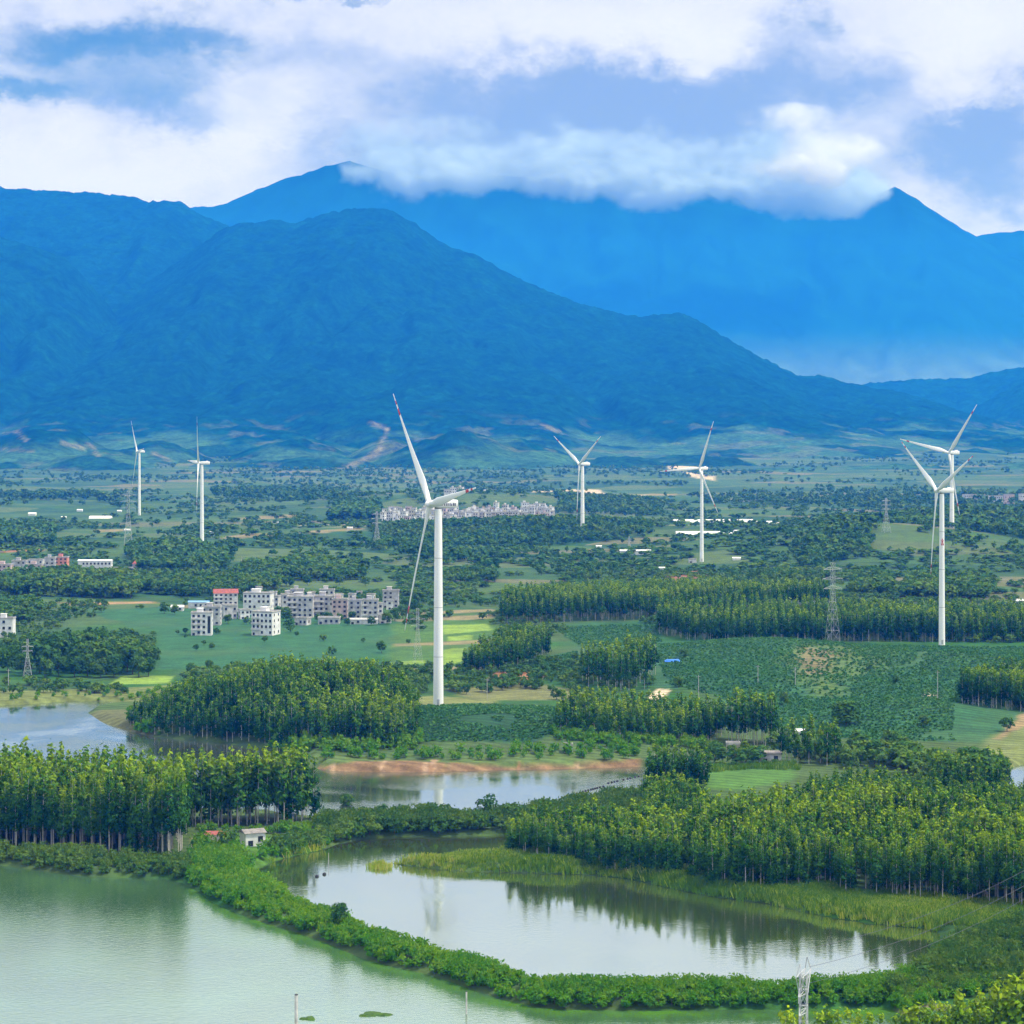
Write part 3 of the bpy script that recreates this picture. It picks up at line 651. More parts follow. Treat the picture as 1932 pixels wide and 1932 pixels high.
def broad(seed, h=11.0, wd=9.0, nleaf=520, size=1.0, zb=.14, ncl=22, trunk=True, tint0=.35):
    """rounded spreading crown built of leafy lobes"""
    r = np.random.default_rng(seed)
    u = r.normal(size=(ncl, 3)); u /= np.linalg.norm(u, axis=1, keepdims=True); u[:, 2] = r.uniform(-.85, 1.0, ncl); u[:, :2] *= (np.sqrt(np.maximum(.12, 1 - u[:, 2] ** 2)) / (np.linalg.norm(u[:, :2], axis=1) + 1e-6))[:, None]
    zc = h * (zb + (1 - zb) * .42); hz_ = h * (1 - zb) * .5
    cc = u * np.array([wd * .36, wd * .36, hz_ * .78]) * r.uniform(.7, 1.08, (ncl, 1)) + np.array([0, 0, zc])
    cr = wd * r.uniform(.13, .23, ncl)
    pick = r.choice(ncl, nleaf, p=cr ** 2 / (cr ** 2).sum())
    d = r.normal(size=(nleaf, 3)); d /= np.linalg.norm(d, axis=1, keepdims=True); d[:, 2] = np.where(d[:, 2] < -.3, -d[:, 2], d[:, 2])
    cen = cc[pick] + d * (cr[pick] * r.uniform(.75, 1.1, nleaf))[:, None]
    cen[:, 2] = np.maximum(cen[:, 2], .08)
    nr_ = d + np.array([0, 0, .35]) + r.normal(size=(nleaf, 3)) * .4
    Vx, Fx = quads(cen, nr_, size, r, 1.35)
    ct = r.uniform(-.18, .18, ncl)
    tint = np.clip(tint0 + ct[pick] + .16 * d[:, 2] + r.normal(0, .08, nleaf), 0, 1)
    tv, tf = trunk_arr(h * .6, h * .022, h * .009, 6, r.normal(0, .4, 2)); lv, lf = limbs_arr(h, 5, h * .009, wd * .3, .25, .5, r)
    return dict(crown=(Vx, Fx, np.repeat(tint, 4)), trunk=(np.concatenate([tv, lv]), np.concatenate([tf, lf + len(tv)])), h=h)
def shrub_arr(seed, h=3.4, wd=3.8, nleaf=460, size=.36, tint0=.42):
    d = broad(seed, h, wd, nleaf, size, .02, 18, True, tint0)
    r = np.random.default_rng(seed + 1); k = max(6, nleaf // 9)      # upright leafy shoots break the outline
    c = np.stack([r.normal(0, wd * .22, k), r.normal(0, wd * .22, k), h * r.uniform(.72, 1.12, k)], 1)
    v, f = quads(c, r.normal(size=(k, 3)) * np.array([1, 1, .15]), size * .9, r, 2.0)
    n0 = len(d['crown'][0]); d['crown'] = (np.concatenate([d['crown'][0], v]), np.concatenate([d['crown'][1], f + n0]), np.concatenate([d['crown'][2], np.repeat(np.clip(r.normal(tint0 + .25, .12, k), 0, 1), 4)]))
    return d
def reed_arr(seed, n=34, h=2.2, sp=.8):
    r = np.random.default_rng(seed); Vs = []
    for i in range(n):
        x, y = r.normal(0, sp, 2); a = r.uniform(0, 6.28); hh = h * r.uniform(.55, 1.15); w = .13
        lx, ly = r.normal(0, .28, 2) * hh; c, s_ = math.cos(a) * w, math.sin(a) * w
        Vs += [(x - c, y - s_, 0), (x + c, y + s_, 0), (x + lx + c * .6, y + ly + s_ * .6, hh), (x + lx * .9 - c * .6, y + ly * .9 - s_ * .6, hh * .96)]
    Vs = np.array(Vs); tint = np.clip(np.repeat(r.normal(.45, .22, n), 4), 0, 1)
    return dict(crown=(Vs, np.arange(n * 4).reshape(-1, 4), tint), trunk=None, h=h)
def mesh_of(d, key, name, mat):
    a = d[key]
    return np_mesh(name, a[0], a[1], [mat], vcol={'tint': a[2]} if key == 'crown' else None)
class Kind:
    def __init__(s, name, full, lite, leaf, bark):
        s.name, s.leaf, s.bark, s.lite = name, leaf, bark, lite
        s.h = [d['h'] for d in full]
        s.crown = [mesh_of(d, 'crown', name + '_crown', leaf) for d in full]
        s.trunk = [mesh_of(d, 'trunk', name + '_trunk', bark) if d['trunk'] else None for d in full]
    def plant(s, x, y, z, h, label, cat, group, stretch=1.0, pool=None):
        k = random.choice(pool) if pool else random.randrange(len(s.crown)); f = h / s.h[k]
        e = empty(s.name, (x, y, z), random.uniform(0, 6.28)); e.scale = (f * stretch, f * stretch, f)
        tag(e, label, cat, group)
        c = link('crown', s.crown[k], e)
        if s.trunk[k]: link('trunk', s.trunk[k], e)
        return e
    def mass(s, name, pts, label, group=None, trunks=True, tshift=None, amp=.45):
        """pts rows: x, y, z, h (and width factor)"""
        r = np.random.default_rng(len(pts) + 5)
        Vs, Fs, Ts, Ms, o = [], [], [], [], 0
        var = r.integers(0, len(s.lite), len(pts)); rot = r.uniform(0, 6.28, len(pts)); pa = np.array([p[:2] for p in pts], float); dt = r.uniform(-.17, .17, len(pts)) + (fbm2(pa[:, 0] / 45, pa[:, 1] / 45, 3, 171) - .5) * amp
        for i, p in enumerate(pts):
            if len(p) > 5: var[i] = s.llow[var[i] % 4] if p[5] else s.ltall[var[i] % 6]
            d = s.lite[var[i]]; f = p[3] / d['h']; w = f * (p[4] if len(p) > 4 else 1.0)
            c, sn = math.cos(rot[i]), math.sin(rot[i])
            for key, mi in (('crown', 0), ('trunk', 1)):
                if d[key] is None or (key == 'trunk' and not trunks): continue
                v = d[key][0]
                q = np.stack([p[0] + (v[:, 0] * c - v[:, 1] * sn) * w, p[1] + (v[:, 0] * sn + v[:, 1] * c) * w, p[2] + v[:, 2] * f], 1)
                Vs.append(q); Fs.append(d[key][1] + o); o += len(q)
                Ts.append(np.clip(d[key][2] + dt[i] + (tshift or 0), 0, 1) if key == 'crown' else np.zeros(len(q))); Ms.append(np.full(len(d[key][1]), mi))
        ob = link(name, np_mesh(name, np.concatenate(Vs), np.concatenate(Fs), [s.leaf, s.bark], np.concatenate(Ms), {'tint': np.concatenate(Ts)}))
        return tag(ob, label, 'plants', group, 'stuff')
def fill(pts, space, rot=0.0, jit=.25, dens=None, lo=None, z0=0.0):
    """planting spots inside a surveyed outline, in rows"""
    p = poly_at(pts, z0); cx = sum(q[0] for q in p) / len(p); cy = sum(q[1] for q in p) / len(p)
    rad = max(math.hypot(q[0] - cx, q[1] - cy) for q in p) + 5
    sx, sy = space if isinstance(space, tuple) else (space, space)
    a, b_ = np.meshgrid(np.arange(-rad, rad, sx), np.arange(-rad, rad, sy))
    a = a + rng.uniform(-jit, jit, a.shape) * sx; b_ = b_ + rng.uniform(-jit, jit, b_.shape) * sy
    x = (cx + a * math.cos(rot) - b_ * math.sin(rot)).ravel(); y = (cy + a * math.sin(rot) + b_ * math.cos(rot)).ravel()
    k = in_poly(x, y, p)
    if dens is not None: k &= rng.uniform(size=x.shape) < dens
    x, y = x[k], y[k]; z = hgt(x, y)
    if lo is None: lo = WL + .35
    k = z > lo
    return x[k], y[k], z[k]
def px_of(x, y, z): return 966 + F * x / y, HY + (H - z) * F / y

# ---- eucalyptus plantations
GROVES = [  # outline of the stem feet, spacing, height range, row angle, share of low crowned trees, where
    ('left pond grove', [(-260, 1590), (0, 1601), (100, 1606), (200, 1613), (335, 1622), (350, 1600), (352, 1560), (340, 1545), (300, 1538), (0, 1542), (-260, 1545)], 2.75, (17.5, 24.5), .15, .04),
    ('stand behind the left grove', [(345, 1556), (450, 1556), (560, 1552), (592, 1543), (582, 1533), (520, 1537), (340, 1538)], 2.8, (19, 24), .1, .1),
    ('low front end of the right grove', [(960, 1613), (1000, 1619), (1050, 1625), (1130, 1635), (1200, 1645), (1285, 1655), (1300, 1640), (1308, 1600), (1280, 1590), (1200, 1584), (1100, 1582), (1000, 1584), (962, 1592)], 2.6, (9.5, 14), .3, .75),
    ('right grove above the reed bank', [(1300, 1660), (1350, 1670), (1420, 1679), (1546, 1678), (1600, 1689), (1612, 1670), (1640, 1620), (1700, 1600), (1932, 1590), (1932, 1584), (1800, 1582), (1650, 1584), (1500, 1590), (1400, 1592), (1335, 1600), (1318, 1620)], 2.75, (11, 16.5), .3, .4),
    ('tall right end of the right grove', [(1630, 1694), (1707, 1700), (1852, 1705), (1932, 1716), (2080, 1724), (2080, 1596), (1932, 1598), (1720, 1608), (1655, 1628), (1635, 1660)], 3.0, (12, 18), .25, .05),
    ('olive stand behind the right grove', [(1400, 1578), (1760, 1572), (1932, 1572), (2050, 1570), (2050, 1530), (1800, 1500), (1640, 1482), (1540, 1500), (1500, 1530), (1420, 1545)], 3.4, (6.5, 9.5), .1, .6),
    ('bushy stand at the reservoir end', [(1218, 1490), (1330, 1492), (1336, 1474), (1216, 1476)], 3.4, (13, 16), .2, .7),
    ('low stand below the reservoir end', [(1205, 1560), (1320, 1575), (1330, 1530), (1300, 1505), (1215, 1510)], 3.4, (8, 11), .2, .8),
    ('grove on the reservoir peninsula', [(240, 1366), (300, 1386), (400, 1401), (500, 1409), (600, 1419), (700, 1421), (785, 1416), (790, 1390), (760, 1362), (700, 1346), (640, 1339), (500, 1333), (400, 1336), (330, 1346), (275, 1356)], 3.1, (13, 19), .5, .45),
    ('small grove beside the bare red field', [(868, 1272), (930, 1271), (1000, 1256), (1042, 1236), (1030, 1228), (960, 1234), (900, 1255)], 3.8, (12, 16), .2, .2),
    ('long grove before the wooded hills', [(943, 1183), (1100, 1182), (1240, 1180), (1300, 1170), (1560, 1155), (1560, 1143), (1300, 1146), (1100, 1154), (950, 1160)], 4.6, (15, 19), .05, 0),
    ('long grove below the lattice pylon', [(1240, 1201), (1300, 1213), (1400, 1221), (1450, 1223), (1560, 1216), (1780, 1213), (2000, 1211), (2000, 1190), (1560, 1184), (1400, 1180), (1300, 1186), (1245, 1192)], 4.4, (15, 19), -.1, .2),
    ('thin grove on the crop slope', [(1097, 1300), (1150, 1308), (1215, 1310), (1240, 1290), (1230, 1275), (1120, 1278), (1100, 1288)], 5.6, (16, 20), .3, 0),
    ('yellow green grove above the reservoir', [(1042, 1402), (1200, 1408), (1330, 1404), (1372, 1390), (1372, 1372), (1200, 1370), (1060, 1380)], 3.8, (11, 14), .1, .4),
    ('tall thin stand behind the sheds', [(1368, 1408), (1460, 1410), (1468, 1396), (1375, 1394)], 4.0, (17, 21), .1, 0),
    ('grove at the right edge', [(1808, 1345), (1870, 1352), (1960, 1350), (2050, 1345), (2050, 1305), (1930, 1300), (1830, 1318)], 3.8, (14, 17), .2, .3),
    ('airy stand left of the grey shed', [(1470, 1442), (1560, 1448), (1600, 1432), (1580, 1420), (1480, 1424)], 5.0, (11, 17), .2, .1),
    ('olive stand by the inlet', [(1760, 1500), (1880, 1510), (1905, 1490), (1880, 1470), (1770, 1470)], 4.0, (9, 13), .2, .7),
]
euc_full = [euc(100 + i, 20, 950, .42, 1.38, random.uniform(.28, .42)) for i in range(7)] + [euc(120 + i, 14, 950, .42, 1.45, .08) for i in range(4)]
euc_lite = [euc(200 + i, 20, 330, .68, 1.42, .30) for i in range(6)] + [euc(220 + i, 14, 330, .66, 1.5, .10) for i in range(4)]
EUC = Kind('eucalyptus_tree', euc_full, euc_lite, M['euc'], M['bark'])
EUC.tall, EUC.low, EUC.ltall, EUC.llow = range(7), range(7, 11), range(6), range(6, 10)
indiv, rest = [], []
for nm, pts, spc, (h0, h1), rot, low in GROVES:
    x, y, z = fill(pts, spc, rot, .3)
    hh = h0 + (h1 - h0) * np.clip(fbm2(x / 18, y / 18, 3, 13) * 1.6 - .3 + rng.uniform(-.45, .45, len(x)), -.35, 1.2)
    lw = rng.uniform(size=len(x)) < low
    if nm == 'right grove above the reed bank': lw &= y < 660
    if 'peninsula' in nm: hh *= np.interp(966 + F * x / y, [235, 300, 400, 540, 680, 790], [.42, .66, .9, 1.1, 1.02, .82])
    hh *= np.where(lw, .9, 1.0)
    wf = rng.uniform(.85, 1.25, len(x))
    px, _ = px_of(x, y, z)
    for i in range(len(x)):
        near_ok = nm in ('left pond grove', 'low front end of the right grove', 'right grove above the reed bank', 'tall right end of the right grove')
        (indiv if -15 < px[i] < 1947 and y[i] < 730 and near_ok else rest).append((hh[i] / y[i], x[i], y[i], z[i], hh[i], nm, wf[i], lw[i]))
# the rows nearest the camera in each direction: the trees that show largest and whole
def front_first(lst):
    front = {}; out_ = []
    for t in sorted(lst, key=lambda t: t[2]):
        b_ = round(F * t[1] / t[2] / 17); d = front.get(b_, 0); front[b_] = d + 1
        out_.append((d, -t[0], t))
    out_.sort(key=lambda q: (q[0], q[1]))
    return [q[2] for q in out_]
order = front_first(indiv)
N_IND = 272
EL = {'left pond grove': 'slender pale stemmed eucalyptus on the pond side of the left pond grove', 'low front end of the right grove': 'short dense eucalyptus at the low end of the right grove',
      'right grove above the reed bank': 'bushy eucalyptus in the middle of the right grove above the reeds', 'tall right end of the right grove': 'pale stemmed yellow green eucalyptus at the tall right end of the right grove'}
for k, (s_, x, y, z, h, nm, wf, lw) in enumerate(order[:N_IND]):
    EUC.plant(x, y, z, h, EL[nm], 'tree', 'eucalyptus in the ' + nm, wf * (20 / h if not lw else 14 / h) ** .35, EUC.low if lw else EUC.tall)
rest += order[N_IND:]
allp = [(t[1], t[2], t[3], t[4], t[6] * ((20 if not t[7] else 14) / t[4]) ** .35, bool(t[7])) for t in rest]
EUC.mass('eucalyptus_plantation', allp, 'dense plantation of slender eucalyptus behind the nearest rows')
# foreground saplings under the camera, bottom right corner
sap = [(1480, 1925, 9), (1492, 1930, 9), (1545, 1928, 9), (1600, 1922, 9), (1640, 1928, 9), (1662, 1932, 8), (1705, 1926, 9), (1732, 1910, 10), (1758, 1905, 10), (1787, 1916, 10), (1820, 1912, 10), (1843, 1902, 10), (1868, 1893, 11), (1882, 1868, 12), (1898, 1886, 11), (1912, 1858, 13), (1928, 1872, 12), (1510, 1935, 8), (1560, 1918, 9), (1580, 1926, 9), (1620, 1932, 8), (1690, 1935, 9), (1720, 1922, 9), (1745, 1915, 10), (1775, 1910, 10), (1800, 1922, 9), (1810, 1895, 11), (1830, 1908, 10), (1850, 1890, 11),
       (1860, 1912, 10), (1875, 1878, 12), (1890, 1900, 11), (1905, 1872, 12), (1920, 1890, 12), (1935, 1850, 13), (1940, 1880, 13), (1925, 1918, 10), (1895, 1925, 10), (1840, 1928, 9), (1765, 1932, 9), (1945, 1925, 11)]
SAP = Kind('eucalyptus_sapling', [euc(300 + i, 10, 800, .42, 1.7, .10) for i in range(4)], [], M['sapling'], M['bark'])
for px, pyt, hh in sap:
    Y = random.uniform(446, 462); X = (px - 966) / F * Y
    zt = H - (pyt - 20 - HY) / F * Y; z0 = float(hgt(np.array([X]), np.array([Y]))[0]); h = max(zt - z0, 5)
    SAP.plant(X, Y, z0, h, 'bright yellow green young eucalyptus in the bottom right corner', 'tree', 'young eucalyptus in the bottom right corner', 1.02)

# ---- shrubs on the banks
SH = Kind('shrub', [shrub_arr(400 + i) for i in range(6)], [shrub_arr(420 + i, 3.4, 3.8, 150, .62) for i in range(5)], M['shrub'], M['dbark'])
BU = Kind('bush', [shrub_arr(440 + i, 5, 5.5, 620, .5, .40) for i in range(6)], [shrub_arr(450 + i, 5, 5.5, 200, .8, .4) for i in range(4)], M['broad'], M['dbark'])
shrubs = []
DIKE = [(350, 1656), (372, 1680), (420, 1714), (480, 1744), (560, 1770), (640, 1800), (700, 1824), (760, 1842), (850, 1866), (920, 1890), (1000, 1918), (1060, 1924), (1250, 1926), (1450, 1924), (1640, 1920), (1700, 1908), (1780, 1890), (1860, 1880),
        (1900, 1850), (1860, 1830), (1740, 1838), (1680, 1856), (1560, 1852), (1440, 1856), (1330, 1858), (1150, 1858), (1060, 1855), (1000, 1846), (950, 1832), (900, 1816), (850, 1802), (740, 1770), (690, 1754), (640, 1730), (600, 1714), (560, 1694), (520, 1674), (480, 1656), (460, 1640), (400, 1630)]
def bank(pts, spc, h0, h1, where, grp, dens=1.0, kind=None, lo=None, catn='shrub'):
    x, y, z = fill(pts, spc, .3, .42, dens, lo)
    hh = h0 + (h1 - h0) * np.clip(fbm2(x / 11, y / 11, 3, 19) * 1.8 - .4 + rng.uniform(-.15, .15, len(x)), 0, 1)
    for i in range(len(x)): shrubs.append((x[i], y[i], z[i], hh[i], where, grp))
bank(DIKE, 2.1, 1.8, 3.4, 'leafy green shrub on the dike between the two ponds', 'shrubs along the dike')
RB = [(1660, 1900), (1700, 1890), (1800, 1885), (1932, 1860), (2000, 1850), (2000, 1765), (1932, 1756), (1850, 1764), (1792, 1775), (1780, 1800), (1755, 1832), (1725, 1858), (1670, 1876)]
LS = [(-100, 1608), (0, 1608), (100, 1612), (200, 1619), (330, 1628), (360, 1640), (350, 1662), (310, 1655), (200, 1653), (60, 1638), (-100, 1628)]
ST = [(600, 1556), (700, 1552), (900, 1548), (1000, 1540), (1060, 1530), (1140, 1520), (1200, 1505), (1215, 1560), (1010, 1570), (960, 1573), (850, 1577), (750, 1578), (690, 1580), (640, 1590), (600, 1604), (560, 1610), (520, 1620), (505, 1600), (600, 1580)]
bank([(490, 1636), (520, 1624), (560, 1613), (600, 1606), (640, 1592), (690, 1582), (680, 1568), (600, 1572), (520, 1590), (500, 1604), (470, 1625)], 2.6, 2.0, 3.6, 'bright shrub on the corner right of the white hut', 'shrubs around the hut')
bank([(360, 1560), (500, 1560), (590, 1556), (600, 1566), (560, 1572), (440, 1566), (380, 1570)], 3.4, 1.6, 3.0, 'low shrub behind the white hut', 'shrubs around the hut')
bank([(352, 1600), (390, 1596), (440, 1604), (460, 1612), (480, 1625), (470, 1640), (420, 1650), (370, 1645)], 3.0, 2.0, 4.0, 'shrub in the yard before the white hut', 'shrubs around the hut')
bushes = []; keep_ = shrubs; shrubs = bushes
bank(RB, 2.9, 2.0, 5.2, 'rounded dark bush at the right end of the lilac pond', 'bushes at the right end of the pond')
bank(LS, 2.4, 2.0, 3.8, 'dark bush on the shore below the left grove', 'bushes below the left grove')
bank(ST, 3.0, 3.0, 6.0, 'dense bush on the strip between reservoir and lilac pond', 'bushes between the waters')
shrubs = keep_
shrubs.sort(key=lambda t: -t[3] / t[1] * (1 if -20 < 966 + F * t[0] / t[1] < 1952 else .01))
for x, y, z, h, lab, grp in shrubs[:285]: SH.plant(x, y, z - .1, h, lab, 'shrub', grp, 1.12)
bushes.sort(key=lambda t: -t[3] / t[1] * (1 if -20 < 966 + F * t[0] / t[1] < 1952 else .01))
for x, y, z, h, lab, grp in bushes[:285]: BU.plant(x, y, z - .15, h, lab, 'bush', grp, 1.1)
if len(bushes) > 285: BU.mass('bank_bushes', [(x, y, z - .15, h) for x, y, z, h, *_ in bushes[285:]], 'dark bushes filling the banks behind the nearest ones')
und = [(x, y, z - .1, h) for x, y, z, h, *_ in shrubs[285:]]
x, y, z = fill([(540, 1424), (700, 1432), (1000, 1420), (1200, 1412), (1210, 1434), (1000, 1436), (700, 1436), (580, 1436)], 4.2, .1, .45, .6)
und += [(x[i], y[i], z[i], rng.uniform(1.5, 4)) for i in range(len(x))]
for pts, sp_, h0, h1 in (([(236, 1368), (300, 1390), (400, 1404), (500, 1413), (600, 1424), (700, 1426), (790, 1420), (790, 1408), (700, 1414), (600, 1412), (500, 1402), (400, 1394), (300, 1380), (250, 1360)], 3.0, 1.5, 5.5), ([(1042, 1408), (1200, 1414), (1340, 1412), (1340, 1402), (1200, 1404), (1042, 1398)], 3.2, 1.5, 4),
                         ([(0, 1330), (240, 1324), (330, 1318), (330, 1300), (240, 1305), (0, 1315)], 5.5, 1, 3), ([(1280, 1470), (1330, 1460), (1330, 1500), (1290, 1500)], 3.5, 2, 4)):
    x, y, z = fill(pts, sp_, .3, .45, .85); und += [(x[i], y[i], z[i] - .1, rng.uniform(h0, h1)) for i in range(len(x))]
SH.mass('undergrowth', und, 'low bushes along the shores and under the groves')

# ---- reeds and tall grass
RD = Kind('reeds', [reed_arr(500)], [reed_arr(510 + i) for i in range(5)], M['reed'], M['dbark'])
rp = []
for pts, spc, h0, h1 in (([(742, 1629), (830, 1627), (870, 1622), (957, 1613), (1050, 1624), (1130, 1634), (1200, 1645), (1290, 1655), (1420, 1680), (1546, 1678), (1623, 1694), (1707, 1700), (1932, 1716), (2000, 1722), (2000, 1760), (1760, 1756), (1640, 1742), (1500, 1717),
                           (1350, 1692), (1230, 1667), (1100, 1650), (900, 1645), (820, 1638)], 1.15, .6, 2.6),
                          ([(694, 1634), (720, 1628), (742, 1634), (720, 1640)], 1.2, 1.2, 1.8), ([(1320, 1486), (1330, 1470), (1420, 1462), (1505, 1464), (1505, 1450), (1320, 1456)], 2.4, 1.2, 2.2),
                          ([(560, 1604), (640, 1596), (690, 1588), (640, 1600), (520, 1630), (470, 1642)], 1.8, 1.2, 2.2)):
    x, y, z = fill(pts, spc, .2, .5, None, WL + .02 if len(pts) > 5 else -99, -1.7)
    z = np.maximum(z, WL)
    hh = h0 + (h1 - h0) * fbm2(x / 7, y / 7, 3, 23)
    rp += [(x[i], y[i], z[i] - .05, hh[i], 1.0) for i in range(len(x))]
RD.mass('reeds', rp, 'yellow green reeds along the shore of the lilac pond', trunks=False, amp=1.5)

# ---- crop bushes in rows on the slopes, and scrub scattered over the plain
CR = Kind('crop', [shrub_arr(600)], [broad(610 + i, 1.8, 2.4, 16, 1.0, .02, 6, False, .45) for i in range(5)], M['crop'], M['dbark'])
cp = []
for pts, sp_, rot, dn in (([(1240, 1225), (1480, 1228), (1780, 1224), (1932, 1224), (1932, 1300), (1800, 1345), (1800, 1398), (1650, 1400), (1480, 1380), (1400, 1330), (1260, 1305), (1245, 1270)], (1.8, 3.6), .5, .93),
                          ([(785, 1412), (795, 1345), (900, 1336), (1050, 1340), (1160, 1345), (1060, 1396), (1000, 1412)], (1.6, 3.0), .7, .96),
                          ([(955, 1265), (1090, 1236), (1095, 1290), (1035, 1276)], (1.8, 3.4), .3, .9), ([(1045, 1190), (1235, 1186), (1250, 1216), (1100, 1226)], (1.8, 3.4), .2, .9)):
    x, y, z = fill(pts, sp_, rot, .10, dn)
    yp = poly_at([(1490, 1290), (1530, 1245), (1600, 1250), (1640, 1280), (1600, 1330), (1510, 1325)]); lane = np.abs(fbm2(x / 55, y / 75, 2, 131) - .5)
    ok_ = ~(in_poly(x, y, yp) & (rng.uniform(size=len(x)) < .45)) & (lane > .012)
    cp += [(x[i], y[i], z[i] - .1, hq, 1.5 / hq * rng.uniform(.8, 1.2)) for i in range(len(x)) if ok_[i] for hq in (rng.uniform(.7, 1.25),)]
CR.mass('crop_rows', cp, 'dark green crop bushes planted in rows on the slopes', trunks=False)
BR = Kind('broadleaf_tree', [broad(700 + i, 11, 10, 620, .95) for i in range(6)], [broad(720 + i, 11, 10, 130, 1.9) for i in range(6)], M['broad'], M['dbark'])
wood_pts = []
def clump(pts, spc, h0, h1, dens=1.0):
    x, y, z = fill(pts, spc, .4, .45, dens)
    hh = h0 + (h1 - h0) * rng.uniform(size=len(x))
    for i in range(len(x)): wood_pts.append((x[i], y[i], z[i] - .2, hh[i], rng.uniform(.8, 1.25)))
# single trees one can tell apart
def tree(px, py, h, label, wd=1.0, group=None):
    X, Y, z = at(px, py); BR.plant(X, Y, z - .1, h, label, 'tree', group, wd)
tree(1597, 1362, 10.5, 'dark rounded tree alone on the crop slope', 1.5)
tree(640, 1760, 7, 'small lone tree leaning over the lilac pond beside the dike', .8)
tree(655, 1532, 6.5, 'small dark tree on the strip before the reservoir', .9)
tree(920, 1552, 9, 'tallest pale tree on the strip between the waters', .85)
tree(965, 1556, 7, 'grey green tree right of the tallest tree between the waters', 1.0)
tree(720, 1545, 5, 'grey topped bush tree left of the strip between the waters', 1.2)
tree(430, 1610, 7.5, 'dark tree standing before the white hut', 1.0)
for i, (px, py, h, w) in enumerate([(1800, 1492, 13, 1.1), (1850, 1492, 14, 1.1), (1880, 1488, 12, 1.0), (1770, 1480, 10, 1.0), (1830, 1470, 12, 1.1)]):
    tree(px, py, h, ['broad olive crowned tree left of the inlet', 'tallest olive crowned tree beside the inlet', 'olive crowned tree nearest the inlet water', 'smaller olive tree at the left of the inlet trees', 'olive tree behind the inlet trees'][i], w)
tree(1745, 1360, 5, 'flat dark tree below the concrete pad', 1.3); tree(1480, 1330, 6, 'small dark tree in the crop slope above the yellow patch', .9); tree(1290, 1240, 5, 'round dark tree beside the blue tarpaulin', 1.2)
tree(650, 1282, 9, 'broad tree at the back of the peninsula grove', 1.1); tree(690, 1280, 10, 'dark round tree right of the peninsula grove', 1.0)
for px, py, h in [(15, 1268, 13), (60, 1262, 15), (95, 1272, 14), (120, 1258, 17), (150, 1270, 16), (175, 1260, 17), (200, 1272, 16), (225, 1264, 16), (250, 1272, 15), (272, 1266, 14), (288, 1262, 12), (30, 1250, 12), (80, 1246, 15), (140, 1246, 16), (190, 1246, 16), (240, 1250, 15), (-10, 1262, 12), (110, 1276, 11), (165, 1277, 12), (215, 1278, 12), (262, 1278, 11), (45, 1275, 12), (75, 1270, 16), (105, 1262, 17), (135, 1264, 18), (160, 1258, 18), (185, 1268, 17), (210, 1262, 17), (240, 1268, 16), (262, 1258, 14), (100, 1248, 16), (160, 1244, 17), (215, 1246, 15), (55, 1244, 14), (120, 1238, 15), (180, 1236, 15), (5, 1256, 11), (20, 1240, 12), (280, 1276, 10), (140, 1278, 11), (190, 1279, 10), (85, 1279, 10)]:
    tree(px, py, h, 'dark broadleaf tree in the round clump behind the small pylon', 1.0, 'trees in the dark clump at the left edge')
for px, py, h in [(720, 1232, 7), (745, 1275, 6), (800, 1275, 5), (1050, 1320, 6), (1085, 1318, 7), (1115, 1322, 6), (1280, 1292, 5), (880, 1310, 5), (1690, 1290, 4), (1640, 1262, 4), (1860, 1290, 4), (1900, 1380, 6), (760, 1300, 6), (360, 1272, 6), (395, 1262, 5), (770, 1150, 9), (790, 1140, 10), (560, 1150, 9), (780, 1155, 9), (620, 1172, 6), (510, 1180, 5), (665, 1170, 6), (400, 1225, 4), (370, 1228, 4), (1460, 1420, 8), (1530, 1415, 8), (1620, 1420, 9), (1680, 1420, 9), (1560, 1405, 8), (1600, 1450, 7), (1700, 1445, 9), (1650, 1440, 9), (1400, 1440, 6), (1350, 1432, 7), (1330, 1424, 6), (540, 1172, 9), (528, 1166, 8), (600, 1172, 5), (640, 1174, 6), (655, 1180, 5), (700, 1180, 6), (730, 1178, 8), (745, 1172, 9), (760, 1168, 10), (430, 1176, 6), (465, 1178, 5), (408, 1196, 4), (350, 1196, 4), (330, 1160, 7), (310, 1158, 8), (350, 1128, 8), (470, 1108, 8), (520, 1106, 8), (580, 1104, 8), (640, 1104, 9), (690, 1106, 8), (500, 1212, 4), (560, 1200, 3)]:
    tree(px, py, h, 'scattered green tree standing among the fields', 1.05, 'scattered field trees')
